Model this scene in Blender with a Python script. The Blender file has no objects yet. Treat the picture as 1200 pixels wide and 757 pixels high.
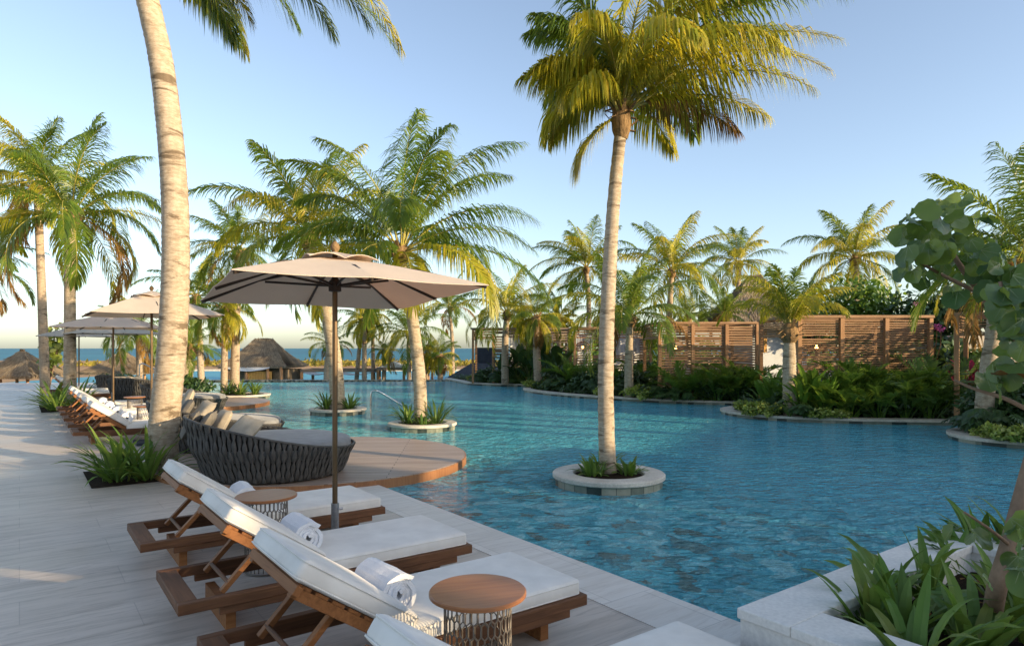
import bpy, bmesh, math, random
from mathutils import Vector, Matrix, Euler
R = math.radians
sc = bpy.context.scene
COL = sc.collection

# ------------------------------------------------------------------ camera, sky, sun
F, CX, HY, CH = 780.0, 600.0, 408.3, 1.65
cam_d = bpy.data.cameras.new('camera'); cam = bpy.data.objects.new('camera', cam_d); COL.objects.link(cam)
cam.location = (0, 0, CH); cam.rotation_euler = (R(90), 0, 0)
cam_d.sensor_width = 36; cam_d.lens = F / 1200 * 36; cam_d.shift_y = (HY - 378.5) / 1200
cam_d.clip_start = 0.05; cam_d.clip_end = 60000
sc.camera = cam
SUN_EL = 13.0
SUN = Vector((math.cos(R(28)), -math.sin(R(28)), 0)) * math.cos(R(SUN_EL)) + Vector((0, 0, math.sin(R(SUN_EL))))
w = bpy.data.worlds.new('World'); sc.world = w; w.use_nodes = True
nt = w.node_tree; bg = nt.nodes['Background']
sky = nt.nodes.new('ShaderNodeTexSky'); sky.sky_type = 'NISHITA'; sky.sun_disc = False
sky.sun_elevation = R(SUN_EL); sky.sun_rotation = math.atan2(SUN.x, SUN.y)
sky.air_density = 0.88; sky.dust_density = 1.25; sky.ozone_density = 1.7; sky.altitude = 0
hsv = nt.nodes.new('ShaderNodeHueSaturation'); hsv.inputs['Saturation'].default_value = .83
nt.links.new(sky.outputs[0], hsv.inputs['Color']); nt.links.new(hsv.outputs[0], bg.inputs[0]); bg.inputs[1].default_value = 0.15
sd = bpy.data.lights.new('sun', 'SUN'); sun = bpy.data.objects.new('sun', sd); COL.objects.link(sun)
sd.energy = 3.8; sd.angle = R(0.55); sd.color = (1.0, 0.77, 0.47)
sun.location = SUN * 60; sun.rotation_euler = SUN.to_track_quat('Z', 'Y').to_euler()
sc.view_settings.view_transform = 'Standard'; sc.view_settings.look = 'None'
sc.view_settings.exposure = 1.12; sc.view_settings.gamma = 1.0
sc.cycles.max_bounces = 8; sc.cycles.transparent_max_bounces = 12
sc.cycles.diffuse_bounces = 3; sc.cycles.glossy_bounces = 3
sc.cycles.caustics_reflective = False; sc.cycles.caustics_refractive = False

# ------------------------------------------------------------------ pixel / plan helpers
ANG = math.atan2(.595, .804)
def ab(a, b, z=0.0): return Vector((.804 * a - .595 * b, .595 * a + .804 * b, z))
def P(px, py, z=0.0):
    d = F * (CH - z) / (py - HY); return Vector(((px - CX) / F * d, d, z))
def at(px, py, d): return Vector(((px - CX) / F * d, d, CH - (py - HY) / F * d))

# ------------------------------------------------------------------ materials
def _mat(name):
    m = bpy.data.materials.new(name); m.use_nodes = True
    return m, m.node_tree, m.node_tree.nodes['Principled BSDF']
def _coords(t, stretch, rot=0.0):
    tc = t.nodes.new('ShaderNodeTexCoord'); mp = t.nodes.new('ShaderNodeMapping')
    t.links.new(tc.outputs['Object'], mp.inputs[0]); mp.inputs['Scale'].default_value = stretch
    mp.inputs['Rotation'].default_value = (0, 0, rot)
    return mp.outputs[0]
def _noise(t, co, scale, detail=5, rough=.55, dist=0):
    n = t.nodes.new('ShaderNodeTexNoise'); n.inputs['Scale'].default_value = scale
    n.inputs['Detail'].default_value = detail; n.inputs['Roughness'].default_value = rough
    n.inputs['Distortion'].default_value = dist
    t.links.new(co, n.inputs['Vector']); return n.outputs['Fac']
def _ramp(t, fac, stops):
    r = t.nodes.new('ShaderNodeValToRGB'); cr = r.color_ramp
    while len(cr.elements) < len(stops): cr.elements.new(.5)
    for e, (p, c) in zip(cr.elements, stops): e.position = p; e.color = (*c, 1)
    t.links.new(fac, r.inputs[0]); return r.outputs[0]
def _mix(t, fac, a, b, mode='MIX'):
    m = t.nodes.new('ShaderNodeMix'); m.data_type = 'RGBA'; m.blend_type = mode
    for sock, v in ((m.inputs[0], fac), (m.inputs[6], a), (m.inputs[7], b)):
        if isinstance(v, (int, float)): sock.default_value = v
        elif isinstance(v, tuple): sock.default_value = (*v, 1)
        else: t.links.new(v, sock)
    return m.outputs[2]
def _bump(t, h, strength, dist, normal=None):
    b = t.nodes.new('ShaderNodeBump'); b.inputs['Strength'].default_value = strength
    b.inputs['Distance'].default_value = dist; t.links.new(h, b.inputs['Height'])
    if normal is not None: t.links.new(normal, b.inputs['Normal'])
    return b.outputs[0]
def pm(name, c1, c2, scale=6, rough=.6, stretch=(1, 1, 1), bump=.3, bdist=.01, spec=.3, metal=0, lo=.35, hi=.65, detail=6, fine=None, sheen=0):
    m, t, b = _mat(name); co = _coords(t, stretch)
    n = _noise(t, co, scale, detail)
    col = _ramp(t, n, [(lo, c1), (hi, c2)])
    if fine:
        n2 = _noise(t, co, fine, 3)
        col = _mix(t, .35, col, _ramp(t, n2, [(.3, tuple(x * .6 for x in c1)), (.7, c2)]))
    t.links.new(col, b.inputs['Base Color']); b.inputs['Roughness'].default_value = rough
    b.inputs['Specular IOR Level'].default_value = spec; b.inputs['Metallic'].default_value = metal
    if sheen: b.inputs['Sheen Weight'].default_value = sheen
    h = _noise(t, co, fine or scale * 4, 4)
    if bump: t.links.new(_bump(t, h, bump, bdist), b.inputs['Normal'])
    return m
def wood(name, c1, c2, rough=.45, axis=0, scale=3.0, objrand=True, spec=.4):
    m, t, b = _mat(name); s = [14, 14, 14]; s[axis] = 1.0
    co = _coords(t, tuple(s))
    if objrand:
        oi = t.nodes.new('ShaderNodeObjectInfo'); ad = t.nodes.new('ShaderNodeVectorMath'); ad.operation = 'ADD'
        sc_ = t.nodes.new('ShaderNodeVectorMath'); sc_.operation = 'SCALE'; sc_.inputs[3].default_value = 37
        t.links.new(oi.outputs['Location'], sc_.inputs[0]); t.links.new(co, ad.inputs[0]); t.links.new(sc_.outputs[0], ad.inputs[1]); co = ad.outputs[0]
    n = _noise(t, co, scale, 7, .6, .8)
    n2 = _noise(t, _coords(t, (1, 1, 1)), 1.3, 3)
    col = _mix(t, _ramp(t, n2, [(.3, (0, 0, 0)), (.75, (.6, .6, .6))]), _ramp(t, n, [(.3, c1), (.68, c2)]), tuple(.55 * x for x in c1))
    t.links.new(col, b.inputs['Base Color']); b.inputs['Roughness'].default_value = rough
    b.inputs['Specular IOR Level'].default_value = spec
    t.links.new(_bump(t, n, .25, .004), b.inputs['Normal'])
    return m
def leafmat(name, cols, tr=(.3, .4, .05), mixf=.38, rough=.45, spec=.35):
    m, t, b = _mat(name)
    g = t.nodes.new('ShaderNodeNewGeometry')
    col = _ramp(t, g.outputs['Random Per Island'], [(i / max(1, len(cols) - 1), c) for i, c in enumerate(cols)])
    n = _noise(t, _coords(t, (1, 1, 1)), 2.2, 3)
    col = _mix(t, .8, col, _ramp(t, n, [(.3, (.62, .62, .62)), (.7, (1.2, 1.2, 1.1))]), 'MULTIPLY')
    t.links.new(col, b.inputs['Base Color']); b.inputs['Roughness'].default_value = rough
    b.inputs['Specular IOR Level'].default_value = spec
    tl = t.nodes.new('ShaderNodeBsdfTranslucent')
    t.links.new(_mix(t, .6, col, tr), tl.inputs[0])
    mx = t.nodes.new('ShaderNodeMixShader'); mx.inputs[0].default_value = mixf
    out = t.nodes['Material Output']
    t.links.new(b.outputs[0], mx.inputs[1]); t.links.new(tl.outputs[0], mx.inputs[2]); t.links.new(mx.outputs[0], out.inputs[0])
    return m
def bark(name, c1, c2, ring=9.0, bump=.7):
    m, t, b = _mat(name)
    co = _coords(t, (1, 1, 1))
    band = _noise(t, _coords(t, (1.1, 1.1, ring * .62)), 1.5, 7, .66, .7)      # irregular leaf-scar bands
    fine = _noise(t, _coords(t, (3, 3, 9)), 3.5, 6, .7)
    blot = _noise(t, co, 3.4, 5, .6)
    up = _noise(t, _coords(t, (6, 6, .8)), 4, 4)
    col = _mix(t, _ramp(t, fine, [(.30, (0, 0, 0)), (.62, (1, 1, 1))]), c2, c1)
    col = _mix(t, _ramp(t, band, [(.37, (.95, .95, .95)), (.45, (0, 0, 0))]), col, tuple(.5 * x for x in c2))
    col = _mix(t, _ramp(t, blot, [(.58, (0, 0, 0)), (.72, (.8, .8, .8))]), col, tuple(.75 * x for x in c2))
    col = _mix(t, .4, col, _ramp(t, up, [(.3, (.7, .68, .64)), (.7, (1.15, 1.13, 1.1))]), 'MULTIPLY')
    t.links.new(col, b.inputs['Base Color']); b.inputs['Roughness'].default_value = .85
    b.inputs['Specular IOR Level'].default_value = .15
    nb = _bump(t, band, bump, .03)
    t.links.new(_bump(t, fine, .5, .015, nb), b.inputs['Normal'])
    return m

M = {}
M['teak'] = wood('teak', (.22, .085, .03), (.40, .17, .06), .6, 0, spec=.2)
M['teak_y'] = wood('teak_y', (.22, .085, .03), (.40, .17, .06), .6, 1, spec=.2)
M['teak_dark'] = wood('teak_weathered', (.11, .05, .024), (.25, .11, .05), .6, 0, spec=.25)
M['teak_dark_y'] = wood('teak_weathered_y', (.11, .05, .024), (.25, .11, .05), .6, 1, spec=.25)
M['table_wood'] = wood('table_wood', (.30, .115, .042), (.44, .19, .075), .34, 0, 2.0)
M['cab_wood'] = wood('cabana_slat_wood', (.28, .155, .08), (.46, .28, .155), .6, 0, 2.0, spec=.2)
M['cab_post'] = wood('cabana_post_wood', (.36, .19, .09), (.54, .31, .16), .6, 2, 2.0, spec=.2)
M['grey_wood'] = wood('weathered_grey_wood', (.18, .13, .09), (.34, .26, .19), .7, 0, 2.0)
M['fabric'] = pm('cream_canvas', (.78, .73, .655), (.85, .81, .74), 2.2, .85, bump=.35, bdist=.012, spec=.12, fine=5, sheen=.15)
M['towel'] = pm('white_terry', (.86, .86, .88), (.92, .92, .93), 30, .95, bump=.9, bdist=.006, spec=.05, fine=260, sheen=.4)
M['grey_fabric'] = pm('grey_outdoor_fabric', (.20, .20, .20), (.27, .27, .265), 4, .85, bump=.3, spec=.1, fine=9, sheen=.2)
M['taupe'] = pm('taupe_pillow_fabric', (.42, .36, .27), (.50, .43, .33), 4, .85, bump=.3, spec=.1, fine=12)
M['taupe_dark'] = pm('grey_pillow_fabric', (.17, .155, .135), (.22, .20, .17), 4, .85, bump=.3, spec=.1, fine=12)
M['strap'] = pm('charcoal_woven_strap', (.05, .047, .043), (.10, .095, .088), 14, .6, bump=.5, bdist=.004, spec=.35, fine=60)
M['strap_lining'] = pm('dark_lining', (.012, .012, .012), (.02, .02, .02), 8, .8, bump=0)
M['wire'] = pm('bronze_wire', (.16, .135, .11), (.23, .195, .16), 20, .4, bump=.1, spec=.5, metal=.5)
M['bronze'] = pm('bronze_pole', (.10, .065, .032), (.16, .10, .05), 9, .38, (1, 1, .2), bump=.1, spec=.5, metal=.5)
M['black_metal'] = pm('dark_umbrella_frame', (.025, .018, .013), (.045, .032, .024), 9, .45, bump=.1, spec=.4)
M['steel'] = pm('brushed_steel', (.52, .52, .52), (.66, .66, .66), 40, .22, bump=.05, metal=1.0)
M['sleeve'] = pm('grey_pole_sleeve', (.30, .30, .31), (.40, .40, .41), 30, .35, bump=.05, metal=.8)
M['thatch'] = leafmat('thatch_straw', [(.30, .235, .17), (.46, .37, .26), (.22, .17, .125), (.40, .31, .22)], (.3, .22, .12), .12, .9, .1)
M['thatch_base'] = pm('thatch_mat', (.20, .15, .105), (.32, .25, .17), 18, .95, (1, 1, .3), bump=.6, bdist=.05, spec=.05)
M['orange_wood'] = wood('bar_front_planks', (.62, .30, .07), (.80, .46, .13), .55, 2, 2.0)
M['white_wall'] = pm('white_render', (.66, .68, .68), (.74, .75, .74), 3, .8, bump=.15, spec=.2, fine=30)
M['sand_wall'] = pm('sand_render', (.50, .44, .36), (.58, .51, .42), 3, .85, bump=.15, spec=.2, fine=30)
M['slate'] = pm('dark_roof_slate', (.035, .040, .048), (.06, .065, .075), 7, .6, bump=.3, fine=25)
M['dark_wall'] = pm('dark_blue_wall', (.02, .028, .042), (.032, .042, .058), 4, .7, bump=.1)
M['brick_red'] = pm('terracotta_panel', (.20, .085, .055), (.28, .12, .08), 10, .8, bump=.3)
M['soil'] = pm('dark_soil', (.022, .015, .010), (.06, .042, .028), 22, .95, bump=1.0, bdist=.03, spec=.05, fine=90)
M['glass_dark'] = pm('window_glass', (.02, .025, .03), (.03, .035, .04), 3, .08, bump=0, spec=.6)
M['white_canvas'] = pm('white_shade_canvas', (.66, .66, .66), (.74, .74, .73), 3, .85, bump=.3, spec=.1, fine=10)
M['leaf_palm'] = leafmat('palm_green', [(.06, .125, .014), (.12, .19, .02), (.08, .145, .02), (.22, .26, .03)], (.46, .54, .04), .44, .38, .45)
M['leaf_gold'] = leafmat('palm_yellowing', [(.30, .31, .02), (.46, .40, .03), (.20, .26, .02), (.52, .38, .035)], (.80, .68, .05), .46, .42, .4)
M['leaf_brown'] = leafmat('palm_dry', [(.24, .13, .04), (.34, .2, .06), (.16, .09, .04)], (.4, .22, .05), .3, .7, .15)
M['rachis'] = pm('frond_stalk', (.26, .24, .05), (.40, .33, .08), 8, .5, bump=.1, spec=.3)
M['husk'] = pm('palm_fibre', (.16, .10, .05), (.34, .22, .11), 14, .95, (1, 1, .3), bump=.8, bdist=.02, spec=.05, fine=60)
M['bark'] = bark('palm_bark', (.50, .415, .31), (.29, .215, .14), 9)
M['bark_far'] = bark('palm_bark_far', (.45, .36, .26), (.27, .20, .14), 6)
M['trunk_brown'] = pm('smooth_brown_bark', (.20, .13, .085), (.30, .20, .13), 12, .8, (1, 1, .5), bump=.4, fine=40)
M['leaf_area'] = leafmat('areca_green', [(.06, .13, .022), (.115, .20, .032), (.08, .155, .026)], (.30, .46, .05), .36, .4, .4)
M['leaf_dark'] = leafmat('deep_green_leaf', [(.03, .07, .024), (.055, .105, .032), (.04, .085, .028), (.075, .13, .035)], (.12, .22, .04), .22, .35, .5)
M['leaf_mid'] = leafmat('fresh_green_leaf', [(.09, .20, .03), (.15, .28, .04), (.07, .15, .03)], (.30, .46, .05), .3, .35, .45)
M['leaf_lime'] = leafmat('lime_variegated_leaf', [(.22, .30, .04), (.40, .44, .09), (.15, .24, .04), (.52, .52, .18)], (.35, .4, .06), .25, .45, .35)
M['leaf_strap'] = leafmat('strap_leaf', [(.06, .13, .022), (.12, .22, .04), (.08, .155, .045), (.20, .29, .06), (.07, .14, .03), (.30, .30, .07)], (.28, .44, .05), .28, .48, .3)
M['leaf_sea'] = leafmat('sea_grape_leaf', [(.04, .095, .035), (.07, .135, .05), (.055, .115, .05), (.19, .26, .05), (.045, .10, .04), (.09, .16, .045)], (.40, .54, .06), .34, .32, .5)
M['leaf_rust'] = leafmat('rusty_leaf', [(.22, .09, .03), (.30, .16, .05), (.13, .06, .03)], (.4, .2, .05), .2, .6, .2)
M['leaf_red'] = leafmat('magenta_leaf', [(.25, .02, .05), (.35, .03, .08)], (.5, .05, .1), .3, .4, .3)
M['petal'] = leafmat('pink_petal', [(.55, .14, .35), (.68, .22, .46)], (.7, .2, .5), .35, .6, .2)
M['vein'] = pm('pale_leaf_vein', (.20, .26, .11), (.26, .31, .15), 30, .5, bump=0)
M['beach_hedge'] = leafmat('beach_scrub', [(.20, .18, .03), (.34, .26, .04), (.12, .13, .03)], (.4, .3, .05), .25, .6, .2)
m, t, b = _mat('warm_bulb'); b.inputs['Emission Color'].default_value = (1, .45, .12, 1); b.inputs['Emission Strength'].default_value = 9; b.inputs['Base Color'].default_value = (.8, .5, .2, 1); M['bulb'] = m
# canopy cloth: lets some sun through
def cloth(name, c, tr, f=.3):
    m, t, b = _mat(name)
    n = _noise(t, _coords(t, (1, 1, 1)), 3, 5)
    col = _ramp(t, n, [(.3, tuple(.9 * x for x in c)), (.7, c)])
    t.links.new(col, b.inputs['Base Color']); b.inputs['Roughness'].default_value = .85; b.inputs['Specular IOR Level'].default_value = .1
    h = _noise(t, _coords(t, (1, 1, 1)), 4, 3)
    t.links.new(_bump(t, h, .25, .03), b.inputs['Normal'])
    tl = t.nodes.new('ShaderNodeBsdfTranslucent'); tl.inputs[0].default_value = (*tr, 1)
    mx = t.nodes.new('ShaderNodeMixShader'); mx.inputs[0].default_value = f
    t.links.new(b.outputs[0], mx.inputs[1]); t.links.new(tl.outputs[0], mx.inputs[2]); t.links.new(mx.outputs[0], t.nodes['Material Output'].inputs[0])
    return m
M['canopy'] = cloth('tan_canopy_cloth', (.80, .72, .62), (.80, .56, .37), .38)
M['canopy_pale'] = cloth('pale_canopy_cloth', (.66, .62, .56), (.5, .45, .4), .25)

def deck_mat(name, base, dark, light, slab=(1.2, .45), gloss=.42, joint=.78):
    m, t, b = _mat(name)
    n = _noise(t, _coords(t, (.55, 5.5, 1)), 1.6, 9, .62, .5)
    n2 = _noise(t, _coords(t, (.25, 1.2, 1)), 1.1, 4)
    n3 = _noise(t, _coords(t, (1.1, 9, 1)), 2.0, 7, .7, 1.2)
    col = _ramp(t, n, [(.32, dark), (.50, base), (.68, light)])
    col = _mix(t, .5, col, _ramp(t, n2, [(.3, tuple(.75 * x for x in base)), (.7, light)]))
    col = _mix(t, _ramp(t, n3, [(.35, (.7, .7, .7)), (.50, (0, 0, 0))]), col, dark)
    br = t.nodes.new('ShaderNodeTexBrick'); t.links.new(_coords(t, (1, 1, 1)), br.inputs[0])
    br.inputs['Scale'].default_value = 1; br.inputs['Brick Width'].default_value = slab[0]; br.inputs['Row Height'].default_value = slab[1]
    br.inputs['Mortar Size'].default_value = .0035; br.inputs['Mortar Smooth'].default_value = .3
    br.inputs['Color1'].default_value = (.95, .95, .95, 1); br.inputs['Color2'].default_value = (1.03, 1.03, 1.03, 1); br.inputs['Mortar'].default_value = (joint,) * 3 + (1,)
    col = _mix(t, 1, col, br.outputs['Color'], 'MULTIPLY')
    t.links.new(col, b.inputs['Base Color'])
    rr = _ramp(t, n2, [(.3, (gloss - .1,) * 3), (.7, (gloss + .12,) * 3)]); t.links.new(rr, b.inputs['Roughness'])
    b.inputs['Specular IOR Level'].default_value = .45
    nb = _bump(t, n3, .25, .006); t.links.new(nb, b.inputs['Normal'])
    return m
M['deck'] = deck_mat('travertine_deck', (.58, .495, .415), (.35, .295, .24), (.66, .575, .49))
M['coping'] = deck_mat('pale_coping_stone', (.74, .68, .60), (.56, .50, .43), (.80, .75, .68), (.62, .62), .5, .7)
M['coping_plain'] = pm('pale_limestone', (.47, .41, .33), (.70, .64, .54), 4, .65, bump=.3, bdist=.006, spec=.3, fine=40)
M['planter_stone'] = pm('planter_limestone', (.76, .72, .66), (.83, .79, .73), 2.5, .6, bump=.15, bdist=.004, spec=.3, fine=50)
m, t, b = _mat('platform_boards')
co = _coords(t, (1, 1, 1), 0)
br = t.nodes.new('ShaderNodeTexBrick'); t.links.new(co, br.inputs[0]); br.inputs['Scale'].default_value = 1
br.inputs['Brick Width'].default_value = 2.4; br.inputs['Row Height'].default_value = .11; br.inputs['Mortar Size'].default_value = .005
br.inputs['Color1'].default_value = (.36, .265, .205, 1); br.inputs['Color2'].default_value = (.46, .355, .28, 1); br.inputs['Mortar'].default_value = (.03, .02, .015, 1)
n = _noise(t, _coords(t, (1, 22, 1)), 2, 7, .6, .5)
t.links.new(_mix(t, .8, br.outputs['Color'], _ramp(t, n, [(.3, (.6, .58, .56)), (.7, (1.15, 1.12, 1.1))]), 'MULTIPLY'), b.inputs['Base Color'])
b.inputs['Roughness'].default_value = .5
t.links.new(_bump(t, br.outputs['Fac'], -.5, .006), b.inputs['Normal']); M['boards'] = m
M['fascia'] = wood('platform_fascia_wood', (.26, .11, .045), (.42, .2, .085), .5, 2, 2.0)
# tiles on the pool walls
m, t, b = _mat('pool_wall_tile')
br = t.nodes.new('ShaderNodeTexBrick'); t.links.new(_coords(t, (1, 1, 1)), br.inputs[0]); br.inputs['Scale'].default_value = 1
n = _noise(t, _coords(t, (1, 1, 1)), 5.5, 1)
t.links.new(_ramp(t, n, [(.38, (.035, .05, .045)), (.46, (.16, .18, .14)), (.6, (.32, .31, .25))]), b.inputs['Base Color'])
t.nodes['Color Ramp'].color_ramp.interpolation = 'CONSTANT'
b.inputs['Roughness'].default_value = .3; M['tile'] = m
M['tile_dark'] = pm('dark_green_tile', (.03, .045, .04), (.06, .075, .065), 9, .3, bump=.1)
M['tile_mid'] = pm('grey_green_tile', (.15, .17, .13), (.22, .23, .18), 9, .3, bump=.1)
M['tile_pale'] = pm('pale_green_tile', (.28, .28, .21), (.36, .35, .27), 9, .3, bump=.1)
# pool water: teal body over dark mottled stone, glossy rippled surface
m, t, b = _mat('pool_water')
co = _coords(t, (1, 1, 1)); nz = t.nodes.new('ShaderNodeTexNoise'); nz.inputs['Scale'].default_value = 4.5; nz.inputs['Detail'].default_value = 4
t.links.new(co, nz.inputs[0]); mv = t.nodes.new('ShaderNodeVectorMath'); mv.operation = 'MULTIPLY_ADD'; mv.inputs[1].default_value = (.55, .4, 0)
t.links.new(nz.outputs['Color'], mv.inputs[0]); t.links.new(co, mv.inputs[2])
vo = t.nodes.new('ShaderNodeTexVoronoi'); vo.inputs['Scale'].default_value = 6.5; vo.feature = 'SMOOTH_F1'; vo.inputs['Smoothness'].default_value = .35; t.links.new(mv.outputs[0], vo.inputs[0])
sp = t.nodes.new('ShaderNodeSeparateColor'); t.links.new(vo.outputs['Color'], sp.inputs[0])
dt = t.nodes.new('ShaderNodeVectorMath'); dt.operation = 'DOT_PRODUCT'; dt.inputs[1].default_value = (.804, .595, 0); t.links.new(mv.outputs[0], dt.inputs[0])
mp_ = t.nodes.new('ShaderNodeMapRange'); mp_.inputs[1].default_value = 5.2; mp_.inputs[2].default_value = 8.2; mp_.inputs[3].default_value = 1; mp_.inputs[4].default_value = .12; t.links.new(dt.outputs['Value'], mp_.inputs[0])
stone = _ramp(t, sp.outputs[0], [(.06, (.14, .27, .27)), (.26, (.08, .40, .50)), (.62, (.12, .53, .63)), (.92, (.28, .64, .70))])
plain = _ramp(t, _noise(t, co, 2.5, 4), [(.3, (.06, .38, .52)), (.7, (.11, .54, .68))])
col = _mix(t, mp_.outputs[0], plain, stone)
t.links.new(col, b.inputs['Base Color']); b.inputs['Roughness'].default_value = .05; b.inputs['IOR'].default_value = 1.33
w1 = _coords(t, (1, 1.6, 1), R(-8)); a1 = _noise(t, w1, 4.0, 3, .5, .7); a2 = _noise(t, w1, 11.0, 3, .55, .5); a3 = _noise(t, _coords(t, (1, 1.4, 1), R(20)), .8, 2)
def _madd(x, k, y):
    q = t.nodes.new('ShaderNodeMath'); q.operation = 'MULTIPLY_ADD'; q.inputs[1].default_value = k; t.links.new(x, q.inputs[0]); t.links.new(y, q.inputs[2]); return q.outputs[0]
hgt = _madd(a2, .5, _madd(a3, .6, a1))
t.links.new(_bump(t, hgt, 1.0, .34), b.inputs['Normal']); M['water'] = m
m, t, b = _mat('sea_water')
n = _noise(t, _coords(t, (.06, .35, 1)), 1, 6); n2 = _noise(t, _coords(t, (.004, .012, 1)), 1, 4)
t.links.new(_mix(t, .5, _ramp(t, n2, [(.35, (.008, .09, .14)), (.65, (.02, .18, .22))]), _ramp(t, n, [(.35, (.008, .08, .135)), (.7, (.03, .19, .235))])), b.inputs['Base Color'])
b.inputs['Roughness'].default_value = .5; b.inputs['Specular IOR Level'].default_value = .12
t.links.new(_bump(t, n, .6, .5), b.inputs['Normal']); M['sea'] = m
M['lower_water'] = pm('lower_pool_water', (.08, .30, .40), (.13, .38, .48), .6, .6, (1, 3, 1), bump=.4, bdist=.06, spec=.12, fine=4)
M['sand'] = pm('beach_sand', (.36, .22, .12), (.50, .33, .19), .35, .95, bump=.4, bdist=.05, spec=.05, fine=4)
M['lawn'] = pm('bed_earth', (.03, .035, .015), (.06, .065, .03), 4, .95, bump=.6, bdist=.04, spec=.05, fine=30)

# ------------------------------------------------------------------ mesh builder
class MB:
    def __init__(s): s.v = []; s.f = []; s.mi = []
    def face(s, pts, mi=0):
        i = len(s.v); s.v.extend(tuple(p) for p in pts); s.f.append(tuple(range(i, i + len(pts)))); s.mi.append(mi)
    def box(s, c, size, rot=None, mi=0):
        hx, hy, hz = size[0] / 2, size[1] / 2, size[2] / 2; c = Vector(c)
        i = len(s.v)
        for x, y, z in ((-1, -1, -1), (1, -1, -1), (1, 1, -1), (-1, 1, -1), (-1, -1, 1), (1, -1, 1), (1, 1, 1), (-1, 1, 1)):
            p = Vector((x * hx, y * hy, z * hz))
            if rot is not None: p = rot @ p
            s.v.append(tuple(c + p))
        for q in ((3, 2, 1, 0), (4, 5, 6, 7), (0, 1, 5, 4), (1, 2, 6, 5), (2, 3, 7, 6), (3, 0, 4, 7)):
            s.f.append(tuple(i + k for k in q)); s.mi.append(mi)
    def beam(s, p, q, w, h, mi=0, up=(0, 0, 1)):
        p, q = Vector(p), Vector(q); x = (q - p).normalized(); u = Vector(up)
        y = u.cross(x)
        if y.length < 1e-4: y = Vector((0, 1, 0))
        y.normalize(); z = x.cross(y)
        s.box((p + q) / 2, ((q - p).length, w, h), Matrix((x, y, z)).transposed(), mi)
    def tube(s, pts, r, n=8, mi=0, cap=True, flat=1.0):
        pts = [Vector(p) for p in pts]; k = len(pts)
        if not hasattr(r, '__len__'): r = [r] * k
        ref = None; i0 = len(s.v)
        for i, p in enumerate(pts):
            T = (pts[min(i + 1, k - 1)] - pts[max(i - 1, 0)])
            if T.length < 1e-9: T = Vector((0, 0, 1))
            T.normalize()
            if ref is None:
                ref = Vector((1, 0, 0)) if abs(T.x) < .8 else Vector((0, 1, 0))
            ref = (ref - T * ref.dot(T)).normalized(); bn = T.cross(ref)
            for j in range(n):
                a = 2 * math.pi * j / n
                s.v.append(tuple(p + (ref * math.cos(a) + bn * math.sin(a) * flat) * r[i]))
        for i in range(k - 1):
            for j in range(n):
                a, b_ = i0 + i * n + j, i0 + i * n + (j + 1) % n
                s.f.append((a, b_, b_ + n, a + n)); s.mi.append(mi)
        if cap:
            s.f.append(tuple(i0 + j for j in reversed(range(n)))); s.mi.append(mi)
            s.f.append(tuple(i0 + (k - 1) * n + j for j in range(n))); s.mi.append(mi)
    def lathe(s, prof, n=48, c=(0, 0, 0), mi=0, closed=False):
        i0 = len(s.v); k = len(prof)
        for r, z in prof:
            for j in range(n):
                a = 2 * math.pi * j / n; s.v.append((c[0] + r * math.cos(a), c[1] + r * math.sin(a), c[2] + z))
        rng = range(k) if closed else range(k - 1)
        for i in rng:
            for j in range(n):
                a, b_ = i * n + j, i * n + (j + 1) % n; i2 = (i + 1) % k
                c_, d = i2 * n + (j + 1) % n, i2 * n + j
                s.f.append((i0 + a, i0 + b_, i0 + c_, i0 + d)); s.mi.append(mi)
        if not closed:
            s.f.append(tuple(i0 + j for j in reversed(range(n)))); s.mi.append(mi)
            s.f.append(tuple(i0 + (k - 1) * n + j for j in range(n))); s.mi.append(mi)
    def cushion(s, hx, hy, h, c=(0, 0, 0), rot=None, r=.03, cr=.04, puff=.012, mi=0, botpuff=0):
        prof = [(r * 1.2, 0 - botpuff * .5), (r * .3, r * .3), (0, r), (0, h - r), (r * .28, h - r * .28), (r, h), (r * 3, h + puff * .6), (min(hx, hy) * .55, h + puff)]
        if botpuff: prof = [(min(hx, hy) * .55, -botpuff)] + prof
        c = Vector(c); N = 7; rings = []
        def ring(ins, z):
            a, b_ = hx - ins, hy - ins; q = max(cr - ins, .006); out = []
            for (sx, sy, a0) in ((1, 1, 0), (-1, 1, 90), (-1, -1, 180), (1, -1, 270)):
                for k in range(N):
                    an = R(a0 + 90 * k / (N - 1)); out.append(Vector((sx * (a - q) + q * math.cos(an), sy * (b_ - q) + q * math.sin(an), z)))
            return out
        i0 = len(s.v); n = 4 * N
        for ins, z in prof:
            for p in ring(ins, z):
                if rot is not None: p = rot @ p
                s.v.append(tuple(c + p))
        for i in range(len(prof) - 1):
            for j in range(n):
                a, b_ = i0 + i * n + j, i0 + i * n + (j + 1) % n; s.f.append((a, b_, b_ + n, a + n)); s.mi.append(mi)
        s.f.append(tuple(i0 + j for j in reversed(range(n)))); s.mi.append(mi)
        s.f.append(tuple(i0 + (len(prof) - 1) * n + j for j in range(n))); s.mi.append(mi)
    def mesh(s, name, mats, smooth=False):
        me = bpy.data.meshes.new(name); me.from_pydata(s.v, [], s.f); me.update()
        for m_ in mats: me.materials.append(m_)
        me.polygons.foreach_set('material_index', s.mi)
        if smooth: me.polygons.foreach_set('use_smooth', [True] * len(s.f))
        return me
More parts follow.
